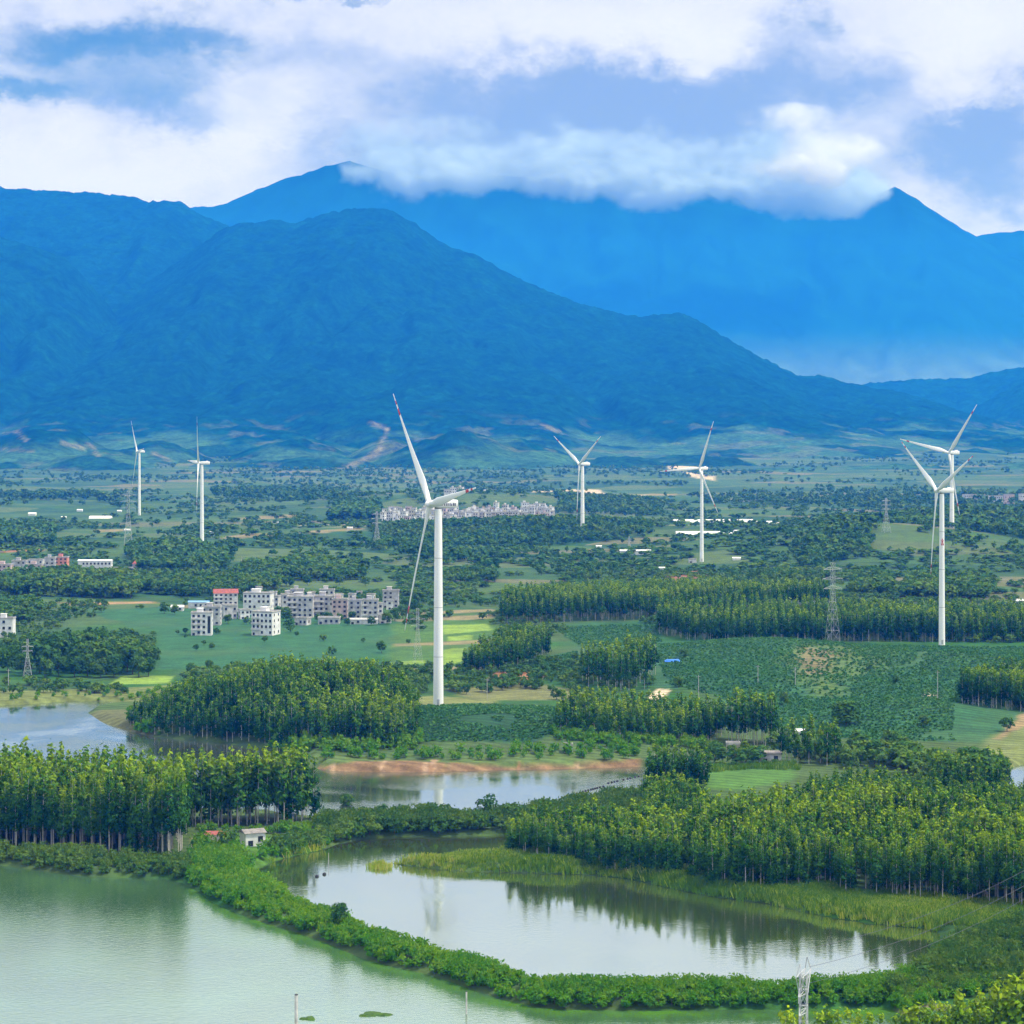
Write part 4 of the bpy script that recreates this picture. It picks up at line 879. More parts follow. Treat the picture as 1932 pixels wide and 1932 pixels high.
# far woods that read as one mass
for a in [([(0, 1035), (100, 1034), (100, 1005), (60, 996), (-60, 996), (-60, 1035)], 9, 9, 14), ([(620, 985), (715, 983), (715, 965), (640, 965)], 10, 12, 18), ([(830, 1032), (1000, 1030), (1230, 1020), (1230, 1000), (1050, 996), (900, 998), (700, 1010), (700, 1040)], 9, 5, 10),
          ([(450, 1092), (620, 1098), (690, 1090), (680, 1070), (560, 1066), (460, 1075)], 9, 9, 13), ([(0, 1125), (250, 1130), (260, 1100), (130, 1090), (0, 1100), (-60, 1110)], 8, 9, 15), ([(250, 1120), (420, 1128), (560, 1105), (420, 1092), (250, 1096)], 8, 7, 12),
          ([(250, 1075), (420, 1080), (440, 1050), (320, 1040), (240, 1045)], 9, 8, 13), ([(1500, 1075), (1560, 1070), (1640, 1060), (1660, 1030), (1600, 1020), (1530, 1040)], 9, 7, 12), ([(1640, 1022), (1930, 1040), (1990, 1040), (1990, 1000), (1800, 1000), (1660, 1010)], 10, 8, 13, .7),
          ([(1600, 1125), (1680, 1128), (1690, 1105), (1620, 1100)], 8, 9, 13), ([(1700, 1130), (1860, 1135), (1870, 1105), (1720, 1100)], 7.5, 9, 14), ([(1050, 970), (1240, 975), (1260, 950), (1150, 940), (1050, 950)], 13, 7, 12, .7), ([(1330, 950), (1700, 965), (1932, 950), (1932, 930), (1500, 925), (1330, 935)], 16, 6, 12, .4),
          ([(400, 940), (620, 960), (720, 945), (600, 925), (400, 925)], 16, 9, 15, .4), ([(0, 960), (230, 965), (230, 935), (0, 930)], 15, 9, 15, .5), ([(850, 1100), (940, 1098), (930, 1085), (850, 1088)], 8, 7, 11), ([(1560, 1185), (1932, 1178), (1932, 1160), (1600, 1165)], 7, 6, 9, .3),
          ([(1000, 1100), (1250, 1095), (1240, 1060), (1000, 1070)], 10, 5, 9, .3), ([(1330, 1110), (1560, 1105), (1560, 1085), (1360, 1085)], 8, 6, 10, .6), ([(690, 1040), (940, 1075), (960, 1050), (760, 1030)], 9, 7, 11, .5), ([(0, 1180), (60, 1175), (80, 1150), (0, 1140)], 6, 7, 11, .7),
          ([(1480, 1440), (1640, 1450), (1760, 1475), (1780, 1440), (1700, 1425), (1560, 1420)], 5.5, 5, 9, .8), ([(1330, 1440), (1450, 1448), (1460, 1425), (1350, 1420)], 5, 4, 7, .4), ([(1330, 1452), (1470, 1452), (1470, 1444), (1340, 1446)], 3.5, 1.5, 3, .8)]: clump(*a)
clump([(1975, 1722), (2320, 1770), (2320, 1540), (1990, 1560)], 6, 6, 11, .8); clump([(1990, 1440), (2320, 1440), (2320, 1300), (2060, 1310)], 8, 6, 12, .5); clump([(1990, 1900), (2320, 1950), (2320, 1790), (2010, 1780)], 5, 4, 8, .7)
# hedges and scrub all over the plain, thicker along parcel edges
for _ in range(37000):
    px = rng.uniform(-320, 2260); py = HY + math.exp(rng.uniform(math.log(72), math.log(500)))
    X, Y = flat(px, py)
    if Y > 7600: continue
    q = fbm2(np.array([X / 60]), np.array([Y / 130]), 3, 111)[0]; q2 = abs(fbm2(np.array([X / 200]), np.array([Y / 120]), 3, 117)[0] - .5)
    if Y > 4300:
        q = fbm2(np.array([X / 260]), np.array([Y / 420]), 4, 141)[0]; q2 = abs(fbm2(np.array([X / 700]), np.array([Y / 260]), 3, 147)[0] - .5)
        if q < .60 and q2 > .009: continue
    elif q < .50 and q2 > .03: continue
    if 1140 < py < 1262 and 290 < px < 760: 
        if rng.uniform() > .05: continue
    if any(in_poly(np.array([px]), np.array([py]), p_)[0] for p_ in ([(820, 1175), (930, 1175), (930, 1260), (730, 1262), (740, 1240)], [(1040, 1180), (1932, 1218), (1932, 1400), (1500, 1390), (1240, 1310)], [(150, 1262), (345, 1262), (345, 1300), (150, 1300)])): continue
    hs = rng.uniform(1.8, 5.5) * (1 + .35 * (Y > 2200) + .5 * (Y > 4200)); wood_pts.append((X, Y, np.nan, hs, rng.uniform(.9, 1.5) if Y < 1700 else rng.uniform(1.0, 3.4) * 4 / hs))
wp = np.array(wood_pts); mk = np.isnan(wp[:, 2]); wp[mk, 2] = hgt(wp[mk, 0], wp[mk, 1]) - .1
wp = wp[wp[:, 2] > WL + .2]
BRL = wp
near_ = wp[wp[:, 1] < 2000]; far_ = wp[wp[:, 1] >= 2000]
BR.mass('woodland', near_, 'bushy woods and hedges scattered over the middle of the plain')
BR.lite = [broad(740 + i, 11, 10, 48, 3.0, .14, 14) for i in range(6)]
BR.mass('far_woodland', far_, 'blue green woods and hedges on the far plain', trunks=False)

# ------------------------------------------------------------------ wind turbines
def blade_mesh(L, name):
    st = [0, .02, .05, .09, .14, .20, .28, .38, .50, .62, .74, .84, .92, .97, 1.0]
    def sec(t):
        if t < .05: c, th = 2.3, 2.3
        else:
            k = min((t - .05) / .15, 1); k = k * k * (3 - 2 * k)
            cmax = 3.9 - 3.35 * max(0, (t - .20) / .80) ** .9
            c = 2.3 + (cmax - 2.3) * k; th = 2.3 + (c * .20 - 2.3) * k if t < .2 else c * (.24 - .10 * t)
        tw = R(24) * (1 - min(1, max(0, (t - .05)) / .85)) ** 1.6 + R(3)
        return c * L / 60, th * L / 60, tw
    def piece(t0, t1, grow=0.0):
        ts = sorted({t0, t1} | {t for t in st if t0 < t < t1}); mb = MB(); seg = 12; vs = []; fs = []
        for t in ts:
            c, th, tw = sec(t); c += grow; th += grow
            for k in range(seg):
                a = 2 * math.pi * k / seg; u = math.cos(a) * c / 2 - c * .12 * (t > .05); w = math.sin(a) * th / 2
                if t > .1 and math.cos(a) < 0: w *= (1 + math.cos(a)) ** .5 if math.cos(a) > -.999 else .1
                # local frame: X tangential, Y along the shaft, Z outwards
                vs.append((u * math.cos(tw) - w * math.sin(tw), u * math.sin(tw) + w * math.cos(tw) - .02 * L * t * t, t * L))
        for i in range(len(ts) - 1):
            for k in range(seg): fs.append((i * seg + k, i * seg + (k + 1) % seg, (i + 1) * seg + (k + 1) % seg, (i + 1) * seg + k))
        fs += [tuple(range(seg - 1, -1, -1)), tuple(range((len(ts) - 1) * seg, len(ts) * seg))]
        mb.add(vs, fs); return mb
    return piece
def turbine(px, py, hub_py, L, th0, c, cone, label, marks=(), bands=((.81, .865),), tipband=False):
    X, Y, z = at(px, py); s_ = F / Y
    hub_z = z + (py - hub_py) / s_
    root = empty('wind_turbine', (X, Y, z)); tag(root, label, 'wind turbine', 'white wind turbines on the plain')
    k = max(L / 60, .8)
    hz_ = hub_z - z; rt = 1.55 * k; rb = 2.2 * k
    mb = MB(); top = hz_ - 2.0 * k
    zz = [0] + [top * q for q in (.02, .25, .5, .75, 1)]
    mb.tube([(0, 0, -1 if q == 0 else q) for q in zz], [rb + (rt - rb) * max(q, 0) / top for q in zz], 28)
    t = mb.build('tower', M['white'], root); smooth_by_angle(t.data)
    for q in (.25, .5, .75):     # flange seams
        fm = MB(); r_ = rb + (rt - rb) * q + .015; fm.tube([(0, 0, top * q - .12), (0, 0, top * q + .12)], r_ + .03, 28); f_ = fm.build('flange', M['steel'], t)
    dm = MB(); dm.box(-.55, .55, -rb - .06, -rb + .2, .6, 3.0); dm.build('door', M['steel'], t)
    psi = math.acos(c)                     # angle between shaft and line of sight
    ax = Vector((-math.sin(psi), -math.cos(psi), 0)); eh = Vector((math.cos(psi), -math.sin(psi), 0))
    yaw = math.atan2(ax.x, -ax.y) if False else math.atan2(eh.y, eh.x)   # local -Y is the wind side
    # dark yaw ring
    ym = MB(); ym.tube([(0, 0, top + .02), (0, 0, top + .9 * k)], rt * .92, 20); ym.build('yaw_bearing', M['dark'], root)
    nac = empty('nacelle', (0, 0, hz_), yaw); nac.parent = root
    nb = MB(); W = 1.75 * k
    prof = [(-2.0, .72), (-1.2, .92), (0, 1.0), (6.2, 1.0), (8.0, .93), (8.5, .8)]
    vs = []; fs = []; seg = 16
    for (y, g_) in prof:
        for q in range(seg):
            a = 2 * math.pi * q / seg; ca, sa = math.cos(a), math.sin(a)
            e = .28; vs.append((math.copysign(abs(ca) ** e, ca) * W * g_, y * k, math.copysign(abs(sa) ** e, sa) * W * .98 * g_ + (.12 * k if sa > 0 else 0)))
    for i in range(len(prof) - 1):
        for q in range(seg): fs.append((i * seg + q, i * seg + (q + 1) % seg, (i + 1) * seg + (q + 1) % seg, (i + 1) * seg + q))
    fs += [tuple(range(seg - 1, -1, -1)), tuple(range((len(prof) - 1) * seg, len(prof) * seg))]
    nb.add(vs, fs)
    sh = nb.build('nacelle_shell', M['shell'], nac); smooth_by_angle(sh.data)
    cm = MB(); cm.box(-.9 * k, .9 * k, 4.6 * k, 6.4 * k, W + .1 * k, W + .75 * k); cm.build('roof_cooler', M['shell'], nac)
    mm = MB(); mm.tube([(0, 6.7 * k, W), (0, 6.7 * k, W + 1.7 * k)], .06 * k, 6); mm.build('wind_vane', M['steel'], nac)
    if marks:
        lm = MB()
        for (y0, y1, z0, z1) in marks:
            lm.box(W - .02, W + .045, y0 * k, y1 * k, z0 * k, z1 * k); lm.box(-W - .045, -W + .02, y0 * k, y1 * k, z0 * k, z1 * k)
        lm.build('side_lettering', M['mark'], nac)
    hub = empty('rotor', tuple(ax * 3.9 * k + Vector((0, 0, hz_))), yaw); hub.parent = root
    sp_ = MB(); rr = [(1.9, 1.45), (1.2, 1.65), (.2, 1.7), (-.8, 1.55), (-1.6, 1.1), (-2.1, .45), (-2.2, .05)]
    sp_.tube([(0, y * k, 0) for y, _ in rr], [r_ * k for _, r_ in rr], 20); h_ = sp_.build('hub', M['shell'], hub); smooth_by_angle(h_.data)
    piece = blade_mesh(L, 'blade'); bm_ = piece(.012, 1.0).mesh('blade', M['white'], True)
    bands_ = list(bands) + ([(.965, 1.0)] if tipband else [])
    bms = [piece(a, b_, .05).mesh('red_band', M['red'], True) for a, b_ in bands_]
    for i in range(3):
        th = R(th0 + 120 * i)
        # rotor plane seen from the wind side: local X runs to the picture right, Z up
        b_ = link('blade', bm_, hub)
        out_ = Vector((math.cos(th), 0, math.sin(th))); cn = R(cone)
        zax = (out_ * math.cos(cn) + Vector((0, -1, 0)) * math.sin(cn)).normalized()
        xax = Vector((-math.sin(th), 0, math.cos(th))); yax = zax.cross(xax)
        b_.matrix_local = Matrix((xax, yax, zax)).transposed().to_4x4()
        for q in bms: link('red_band', q, b_)
    return root
GL = [(.1, .9, -.75, .35), (1.0, 1.3, -.75, -.2), (1.9, 2.5, -.8, .4), (2.9, 3.5, -.8, .4), (3.9, 4.4, -.75, .3), (4.8, 5.2, -.8, .4), (5.3, 5.6, -.8, -.1), (6.0, 6.6, -.8, .4), (6.8, 7.3, -.8, .3)]
T1 = turbine(827, 1332, 951, 60, 8, .39, 4, 'largest white wind turbine standing nearest before the distant town', GL, ((.80, .86), (.90, .935)))
T2 = turbine(1777, 1217, 926, 46.5, 25, .32, 3, 'white wind turbine on the crop hill at the right with a red tower emblem', (), ((.875, .915),), True)
T3 = turbine(1324, 1060, 884, 47, 64, .66, 5, 'white wind turbine before the sandy quarry with its blade pointing left')
T4 = turbine(1099, 993, 870, 61, 30, .46, 4, 'white wind turbine with a Y shaped rotor right of the distant town')
T5 = turbine(381, 1023, 874, 56, 58, .24, 6, 'white wind turbine with a nearly edge on rotor, second from the left')
T6 = turbine(263, 972, 852, 52, 5, .36, 3, 'small distant white wind turbine at the far left')
T7 = turbine(1796, 1000, 858, 64, 48, .58, 6, 'distant white wind turbine half hidden behind the crop hill turbine')
# red emblem on the tower of the crop hill turbine
em = MB()
for (a0, a1, z0, z1) in [(-.45, -.05, 0, .5), (.1, .5, 0, .5), (-.45, .5, .7, .95), (-.3, .3, 1.15, 1.75), (-.5, .5, 1.95, 2.2), (-.15, .15, 2.3, 2.8)]: em.box(a0 * 1.5, a1 * 1.5, -1.93, -1.80, 55 + z0 * 1.3, 55 + z1 * 1.3)
em.build('tower_emblem', M['red'], T2)

# ------------------------------------------------------------------ lattice pylons
def pylon(px, py, top_py, label, base_w=None, arms=3, yaw=.35, bar=None, Y=None, cup=False):
    if Y is None: X, Y, z = at(px, py)
    else:
        X = (px - 966) / F * Y; z = float(hgt(np.array([X]), np.array([Y]))[0])
    hh = (H - (top_py - HY) / F * Y) - z
    w = base_w or hh * .16; b_ = bar or max(.09, Y / 17000)
    root = empty('lattice_pylon', (X, Y, z), yaw); tag(root, label, 'pylon', 'lattice pylons of the power lines')
    m = MB(); wt = hh * .022
    hw = lambda t: w / 2 + (wt - w / 2) * min(1, t / .62) if t < .62 else wt
    lv = [0, .16, .30, .42, .52, .62, .72, .82, .92] + ([1.0] if not cup else [])
    cs = lambda t: [(sx * hw(t), sy * hw(t), t * hh) for sx, sy in ((-1, -1), (1, -1), (1, 1), (-1, 1))]
    for t0, t1 in zip(lv[:-1], lv[1:]):
        A, B = cs(t0), cs(t1)
        for k in range(4):
            m.bar(A[k], B[k], b_); m.bar(A[k], B[(k + 1) % 4], b_ * .6); m.bar(A[(k + 1) % 4], B[k], b_ * .6); m.bar(B[k], B[(k + 1) % 4], b_ * .6)
    m.build('lattice_body', M['steel'], root)
    if cup:
        for sx in (-1, 1):
            c_ = MB(); zt = hh * .92
            for sy in (-1, 1):
                c_.bar((sx * wt, sy * wt, zt * .86), (sx * hh * .14, sy * wt * .8, zt), b_); c_.bar((sx * hh * .14, sy * wt * .8, zt), (sx * hh * .11, 0, hh), b_ * .8)
                c_.bar((sx * wt, sy * wt, zt), (sx * hh * .14, sy * wt * .8, zt), b_ * .7); c_.bar((sx * wt, sy * wt, zt * .95), (sx * hh * .14, sy * wt * .8, zt), b_ * .6)
            c_.build('horn', M['steel'], root)
    for i in range(arms):
        t = .68 + i * .12; ln = hh * (.155 - .018 * abs(i - 1)); a_ = MB()
        for s_ in (-1, 1):
            for sy in (-1, 1):
                a_.bar((s_ * wt, sy * wt, t * hh), (s_ * ln, 0, t * hh + .1), b_ * .8); a_.bar((s_ * wt, sy * wt, t * hh + hh * .03), (s_ * ln, 0, t * hh + .15), b_ * .7)
            a_.bar((s_ * ln, 0, t * hh), (s_ * ln, 0, t * hh - hh * .035), b_ * .7)
        a_.build('crossarm', M['steel'], root)
    return root
pylon(1571, 1217, 1062, 'tall grey lattice pylon standing before the long eucalyptus groves', 6, 3, .5, .10)
pylon(52, 1277, 1206, 'small grey lattice pylon before the dark clump at the left edge', 4.0, 2, .3)
pylon(242, 1029, 926, 'faint lattice pylon below the far left turbine', 8, 3, .2)
pylon(711, 1034, 965, 'faint lattice pylon left of the distant town', 7, 3, .4)
pylon(1187, 1040, 1012, 'faint lattice pylon behind the long white shed', 5, 2, .2)
pylon(1672, 1000, 940, 'faint lattice pylon left of the half hidden distant turbine', 7, 3, .3)
pylon(788, 1250, 1148, 'thin lattice pylon among paddies left of the largest turbine', 4, 2, .4, .06)
pylon(1516, 0, 1812, 'near pale lattice pylon rising at the bottom edge with a raised horn', 2.6, 2, 1.25, .13, 432, True)

def cable(p0, p1, sag, label):
    m = MB(); pts = []
    for i in range(25):
        t = i / 24; pts.append(tuple(p0[k] + (p1[k] - p0[k]) * t - (sag * 4 * t * (1 - t) if k == 2 else 0) for k in range(3)))
    m.tube(pts, .035, 5); o = m.build('power_cable', M['mark']); tag(o, label, 'cable', 'cables of the near power line')
PX, PY = (1516 - 966) / F * 432, 432
for dz, lb in ((26.5, 'uppermost thin cable running right from the near pylon'), (23.2, 'middle thin cable running right from the near pylon'), (20.3, 'lowest thin cable running right from the near pylon')):
    cable((PX + 1.2, PY + 1, dz), (PX + 95, PY + 150, dz + 2), 4.5, lb)

# ------------------------------------------------------------------ poles and floating things
def pole(px, py, top_py, label, r0=.16, arm=True, Y=None, z=None, group='slim concrete poles in the fields'):
    X, Y, z_ = at(px, py); z = z_ if z is None else z
    hh = (py - top_py) / F * Y
    root = empty('utility_pole', (X, Y, z)); tag(root, label, 'pole', group)
    m = MB(); m.tube([(0, 0, -.5), (0, 0, hh)], [r0, r0 * .7], 8); m.build('shaft', M['conc'], root)
    if arm:
        a_ = MB(); a_.box(-.9, .9, -.06, .06, hh * .93, hh * .93 + .12); a_.build('crossarm', M['steel'], root)
for px, py, tp, lb in [(2330 * .644, 2005 * .644, 1258, 'slim pale pole left of the yellow crop patch'), (1430, 1286, 1252, 'slim pole in the middle of the crop slope'), (1769, 1322, 1265, 'slim pole on the concrete pad'), (1318, 1304, 1262, 'thin white pole right of the thin grove'),
                       (919, 1322, 1280, 'thin pole by the bare red field'), (456, 1082, 1050, 'pole by the left village'), (16, 1305, 1262, 'pole on the far reservoir bank'), (290, 1066, 1040, 'pole right of the red roofed house'), (1740, 1130, 1100, 'pole right of the far wood')]:
    pole(px, py, tp, lb)
def stake(px, top_py, py, r0, label):
    X, Y = flat(px, py, WL); hh = (py - top_py) / F * Y
    root = empty('mooring_post', (X, Y, WL)); tag(root, label, 'post')
    m = MB(); m.tube([(0, 0, -1.5), (0, 0, hh - .15)], r0, 12); m.build('shaft', M['conc'], root)
    c_ = MB(); c_.tube([(0, 0, hh - .15), (0, 0, hh)], r0 * 1.08, 12); c_.build('cap', M['dark'], root)
stake(559, 1876, 1952, .33, 'thick grey concrete post in the green pond at the bottom edge')
stake(880, 1870, 1913, .17, 'thin dark post standing in the green pond near the dike')
stake(620, 1608, 1630, .07, 'thin stake at the upper left of the lilac pond')
def ball(name, x, y, r0, mat, label, cat, group, sq=.8):
    mb = MB(); seg = 10; prof = [(-1, .05), (-.8, .6), (-.3, .97), (.2, 1), (.7, .72), (.95, .3), (1.0, .05)]
    mb.tube([(0, 0, p * r0 * sq) for p, _ in prof], [q * r0 for _, q in prof], seg); o = mb.build(name, mat, None, True)
    o.location = (x, y, WL + r0 * .25); tag(o, label, cat, group); return o
b0 = None
for i, t in enumerate([0, .05, .10, .15, .19, .23, .27, .31, .34, .37, .40, .44, .49, .56, .61, .65, .69, .78, .84, .88, .95, 1.0]):
    X, Y = flat(1075 + 130 * t, 1498 - 33 * t ** .85 + (4 if t < .5 else 0), WL)
    if b0 is None: b0 = ball('float', X, Y, .42, M['buoy'], 'black float on the line across the reservoir', 'float', 'black floats across the reservoir')
    else:
        o = b0.copy(); COL.objects.link(o); o.location = (X, Y, b0.location.z)
for px, py, lb in [(598, 1654, 'black floating ball nearer the dike in the lilac pond'), (612, 1650, 'black floating ball farther from the dike in the lilac pond')]:
    X, Y = flat(px, py, WL); ball('float', X, Y, .55, M['buoy'], lb, 'float', 'black balls in the lilac pond')
def weed(px, py, w, d, label):
    X, Y = flat(px, py, WL); mb = MB(); nn = 26; vs = []; r = np.random.default_rng(int(px))
    for zz, sc_ in ((-.1, 1.0), (.16, .8)):
        for k in range(nn):
            a = 2 * math.pi * k / nn; q = (1 + .3 * math.sin(3 * a + px) + r.uniform(-.15, .15)) * sc_; vs.append((math.cos(a) * w * q, math.sin(a) * d * q, zz + (r.uniform(0, .12) if zz > 0 else 0)))
    mb.add(vs, [(k, (k + 1) % nn, nn + (k + 1) % nn, nn + k) for k in range(nn)] + [tuple(range(nn, 2 * nn))])
    o = mb.build('floating_weed', M['scum'], None, True); o.location = (X, Y, WL); tag(o, label, 'weed patch')
weed(706, 1914, 3.2, 2.0, 'dark green weed patch floating left of the thin post'); weed(582, 1922, 1.6, 1.4, 'small weed patch floating beside the thick post')

# ------------------------------------------------------------------ houses
def house(pxl, pxr, py, top_py, label, group, wall=0, floors=None, style='flat', yaw=0.0, depth=.8, balc=False, wins=True, tall=False, cat='house', roofm=None, minz=None):
    X, Y, z = at((pxl + pxr) / 2, py); s_ = F / Y
    w = (pxr - pxl) / s_; hh = (py - top_py) / s_ * (.9 if group and 'green field' in group else 1); d = max(4.0, w * depth)
    f_ = floors or max(1, round(hh / 3.6)); fh = hh / f_
    if style in ('gable', 'hip'): hh -= min(2.6, hh * .3); fh = hh / f_
    root = empty('house' if cat == 'house' else cat.replace(' ', '_'), (X, Y + d / 2, z), yaw); tag(root, label, cat, group)
    cy_, sy_ = abs(math.cos(yaw)), abs(math.sin(yaw)); w2 = w / (cy_ + .8 * sy_) / 2; d2 = d / 2
    m = MB(); m.box(-w2, w2, -d2, d2, -1.0, hh); wl = m.build('wall', WALLS[wall], root)
    if style == 'flat':
        rf = MB(); e = .25
        rf.box(-w2 - e, w2 + e, -d2 - e, d2 + e, hh, hh + .22)
        for a0, a1, b0_, b1 in ((-w2 - e, w2 + e, -d2 - e, -d2 - e + .2), (-w2 - e, w2 + e, d2 + e - .2, d2 + e), (-w2 - e, -w2 - e + .2, -d2 - e + .2, d2 + e - .2), (w2 + e - .2, w2 + e, -d2 - e + .2, d2 + e - .2)): rf.box(a0, a1, b0_, b1, hh + .22, hh + .85)
        r_ = rf.build('roof', roofm or M['roofc'], root)
        if w > 7 and f_ > 2:
            st_ = MB(); st_.box(-w2 * .5, w2 * .1, -d2 * .2, d2 * .6, hh + .22, hh + 2.6); st_.box(-w2 * .55, w2 * .15, -d2 * .28, d2 * .68, hh + 2.6, hh + 2.8); st_.build('stair_head', WALLS[wall], r_)
    else:
        rf = MB(); rh = min(2.6, hh * .45) if style != 'shed' else .9; e = .4; a, b_ = w2 + e, d2 + e; q = a * .55 if style == 'hip' else a
        rf.add([(-a, -b_, hh), (a, -b_, hh), (a, b_, hh), (-a, b_, hh), (-q, 0, hh + rh), (q, 0, hh + rh)], [(0, 1, 5, 4), (2, 3, 4, 5), (1, 2, 5), (3, 0, 4), (3, 2, 1, 0)])
        rf.build('roof', roofm or M['roofr'], root)
    if wins:
        nx = max(1, int(w / 3.0)); gp = 2 * w2 / nx
        ww, wh = min(1.5, gp * .5), min(1.6, fh * .46)
        wm = MB(); wm.box(-ww / 2, ww / 2, -.06, .03, 0, wh); wme = wm.mesh('window', M['glass'])
        sm = MB(); sm.box(-ww / 2 - .12, ww / 2 + .12, -.2, .03, -.16, -.02); sme = sm.mesh('sill', M['conc'])
        for fl in range(f_):
            for i in range(nx):
                if tall and i == nx - 1: continue
                if rng.uniform() < .12: continue
                o = link('window', wme, root); o.location = (-w2 + gp * (i + .5), -d2 - .003, fl * fh + fh * .32)
                if fl == 0 and i == 0:
                    o.location.z = .1; o.name = 'door'; continue
                link('sill', sme, o)
            ny = max(1, int(d / 4.5))
            for sd_ in (-1, 1):
                for i in range(ny):
                    if rng.uniform() < .3: continue
                    o = link('window', wme, root); o.rotation_euler = (0, 0, sd_ * math.pi / 2); o.location = (sd_ * (w2 + .003), -d2 + d / ny * (i + .5), fl * fh + fh * .32)
        if tall:
            tm = MB(); tm.box(-gp * .28, gp * .28, -.07, .03, 0, hh * .78); o = tm.build('stair_window', M['glass'], root); o.location = (w2 - gp * .5, -d2 - .003, hh * .1)
        if balc:
            for fl in range(1, f_):
                bm_ = MB(); x0, x1 = -w2, -w2 + gp * max(1, nx // 2); z0 = fl * fh
                bm_.box(x0, x1, -d2 - 1.3, -d2 - .01, z0 - .15, z0); bm_.box(x0, x1, -d2 - 1.3, -d2 - 1.2, z0 + .003, z0 + .85); bm_.build('balcony', WALLS[1], root)
    return root
V1 = 'concrete houses of the village in the green field'
house(359, 399, 1199, 1153, 'pale house in the field with a tall dark stair window and balconies', V1, 2, 4, yaw=.05, balc=True, tall=True)
house(379, 415, 1180, 1143, 'grey house just behind the one with the tall stair window', V1, 0, 4)
house(399, 449, 1156, 1107, 'tallest village house with a red gabled roof', V1, 1, 5, 'gable', yaw=.15, balc=True, depth=.6)
house(458, 514, 1160, 1116, 'wide pale house between the red roof and the tree', V1, 2, 4, yaw=-.1, depth=.6)
house(475, 525, 1199, 1151, 'isolated pale house standing forward in the field', V1, 2, 4, yaw=-.3, balc=True)
house(528, 560, 1150, 1120, 'small grey house behind the village tree', V1, 0, 3, yaw=.2)
house(548, 572, 1138, 1111, 'narrow grey house at the back of the village', V1, 0, 3)
house(541, 590, 1166, 1123, 'grey house with deep dark balconies right of the village tree', V1, 0, 4, balc=True)
house(592, 630, 1163, 1122, 'bluish grey house in the middle of the village row', V1, 0, 4, balc=True)
house(603, 630, 1140, 1111, 'pale house peeping over the middle of the village row', V1, 1, 3)
house(626, 655, 1167, 1128, 'pink tinged house in the village row', V1, 3, 4)
house(657, 682, 1168, 1130, 'grey house left of the brown balconied one', V1, 0, 4)
house(684, 713, 1170, 1129, 'grey house with brown balconies near the row end', V1, 0, 4, balc=True)
house(722, 752, 1147, 1112, 'grey house behind the trees at the right end of the village', V1, 0, 4)
house(660, 712, 1178, 1168, 'long low shed before the village row', V1, 1, 1, 'shed', roofm=M['roofc'], cat='shed', depth=.3)
house(600, 640, 1178, 1166, 'low grey outbuilding before the middle of the village', V1, 0, 1, cat='shed')
house(322, 345, 1153, 1141, 'low shed with a white roof left of the village', V1, 1, 1, 'gable', roofm=M['roofw'], cat='shed')
house(355, 393, 1148, 1135, 'long shed with a blue sheet roof left of the village', V1, 1, 1, 'shed', roofm=M['roofb'], cat='shed', depth=.5)
house(416, 446, 1168, 1140, 'small grey house below the red roofed house', V1, 0, 2, yaw=.3)
house(503, 529, 1146, 1124, 'low grey house beside the village tree', V1, 1, 2, yaw=-.2)
house(571, 600, 1146, 1124, 'grey house behind the deep balconies', V1, 1, 3, yaw=.25)
house(630, 660, 1149, 1131, 'low grey house behind the pink tinged one', V1, 0, 2, yaw=-.15)
house(690, 722, 1158, 1138, 'pale house behind the brown balconies', V1, 1, 2, yaw=.2)
house(448, 470, 1168, 1150, 'small pale outbuilding before the wide pale house', V1, 2, 2, yaw=.4)
house(556, 585, 1180, 1166, 'low grey house before the deep balconies', V1, 0, 1, yaw=-.3)
house(712, 738, 1176, 1160, 'grey house at the lower right end of the row', V1, 0, 2, yaw=.2)
house(458, 476, 1101, 1090, 'tiny cream house alone behind the village', V1, 5, 2)
for px, py, w_, h_, k_ in [(536, 1143, 15, 20, 1), (566, 1140, 14, 24, 2), (588, 1138, 13, 22, 1), (640, 1140, 15, 20, 2), (664, 1138, 14, 18, 1), (700, 1142, 15, 22, 2), (612, 1134, 12, 16, 2), (515, 1134, 14, 18, 1), (735, 1150, 13, 17, 2), (678, 1130, 11, 14, 5), (548, 1128, 12, 14, 5), (488, 1122, 13, 15, 1)]:
    house(px - w_ / 2, px + w_ / 2, py, py - h_, 'small pale house tucked behind the front row of the village', V1, k_, 2, yaw=rng.uniform(-.4, .4))
V2 = 'houses of the left village'
house(-12, 20, 1087, 1066, 'pink grey house at the left edge of the picture', V2, 3, 3)
house(22, 48, 1079, 1059, 'grey house second in the left village', V2, 0, 3)
house(50, 78, 1089, 1066, 'pink house in front in the left village', V2, 3, 4)
house(52, 80, 1072, 1057, 'pale house behind the pink one in the left village', V2, 1, 2)
house(84, 103, 1080, 1053, 'tall grey house beside the salmon one', V2, 0, 4)
house(103, 127, 1078, 1052, 'salmon orange house tallest in the left village', V2, 4, 4)
house(103, 122, 1087, 1077, 'low white house below the salmon one', V2, 2, 1)
house(122, 142, 1085, 1075, 'low white house right of the salmon one', V2, 2, 1)
house(147, 210, 1079, 1058, 'long low white building with a pale sheet roof', V2, 2, 2, 'shed', roofm=M['roofw'], depth=.25)
house(212, 248, 1080, 1072, 'long low wall like shed right of the white building', V2, 3, 1, depth=.2, cat='shed')
house(250, 268, 1077, 1058, 'house with a red hipped roof at the end of the left village', V2, 3, 2, 'hip')
house(-10, 24, 1203, 1168, 'white and grey farmhouse at the left edge before the dark clump', None, 2, 3)
house(124, 141, 1116, 1103, 'cream house alone among trees below the left village', None, 5, 2)
house(296, 322, 1090, 1082, 'small white shed right of the left village', None, 2, 1, 'gable', roofm=M['roofw'], cat='shed')
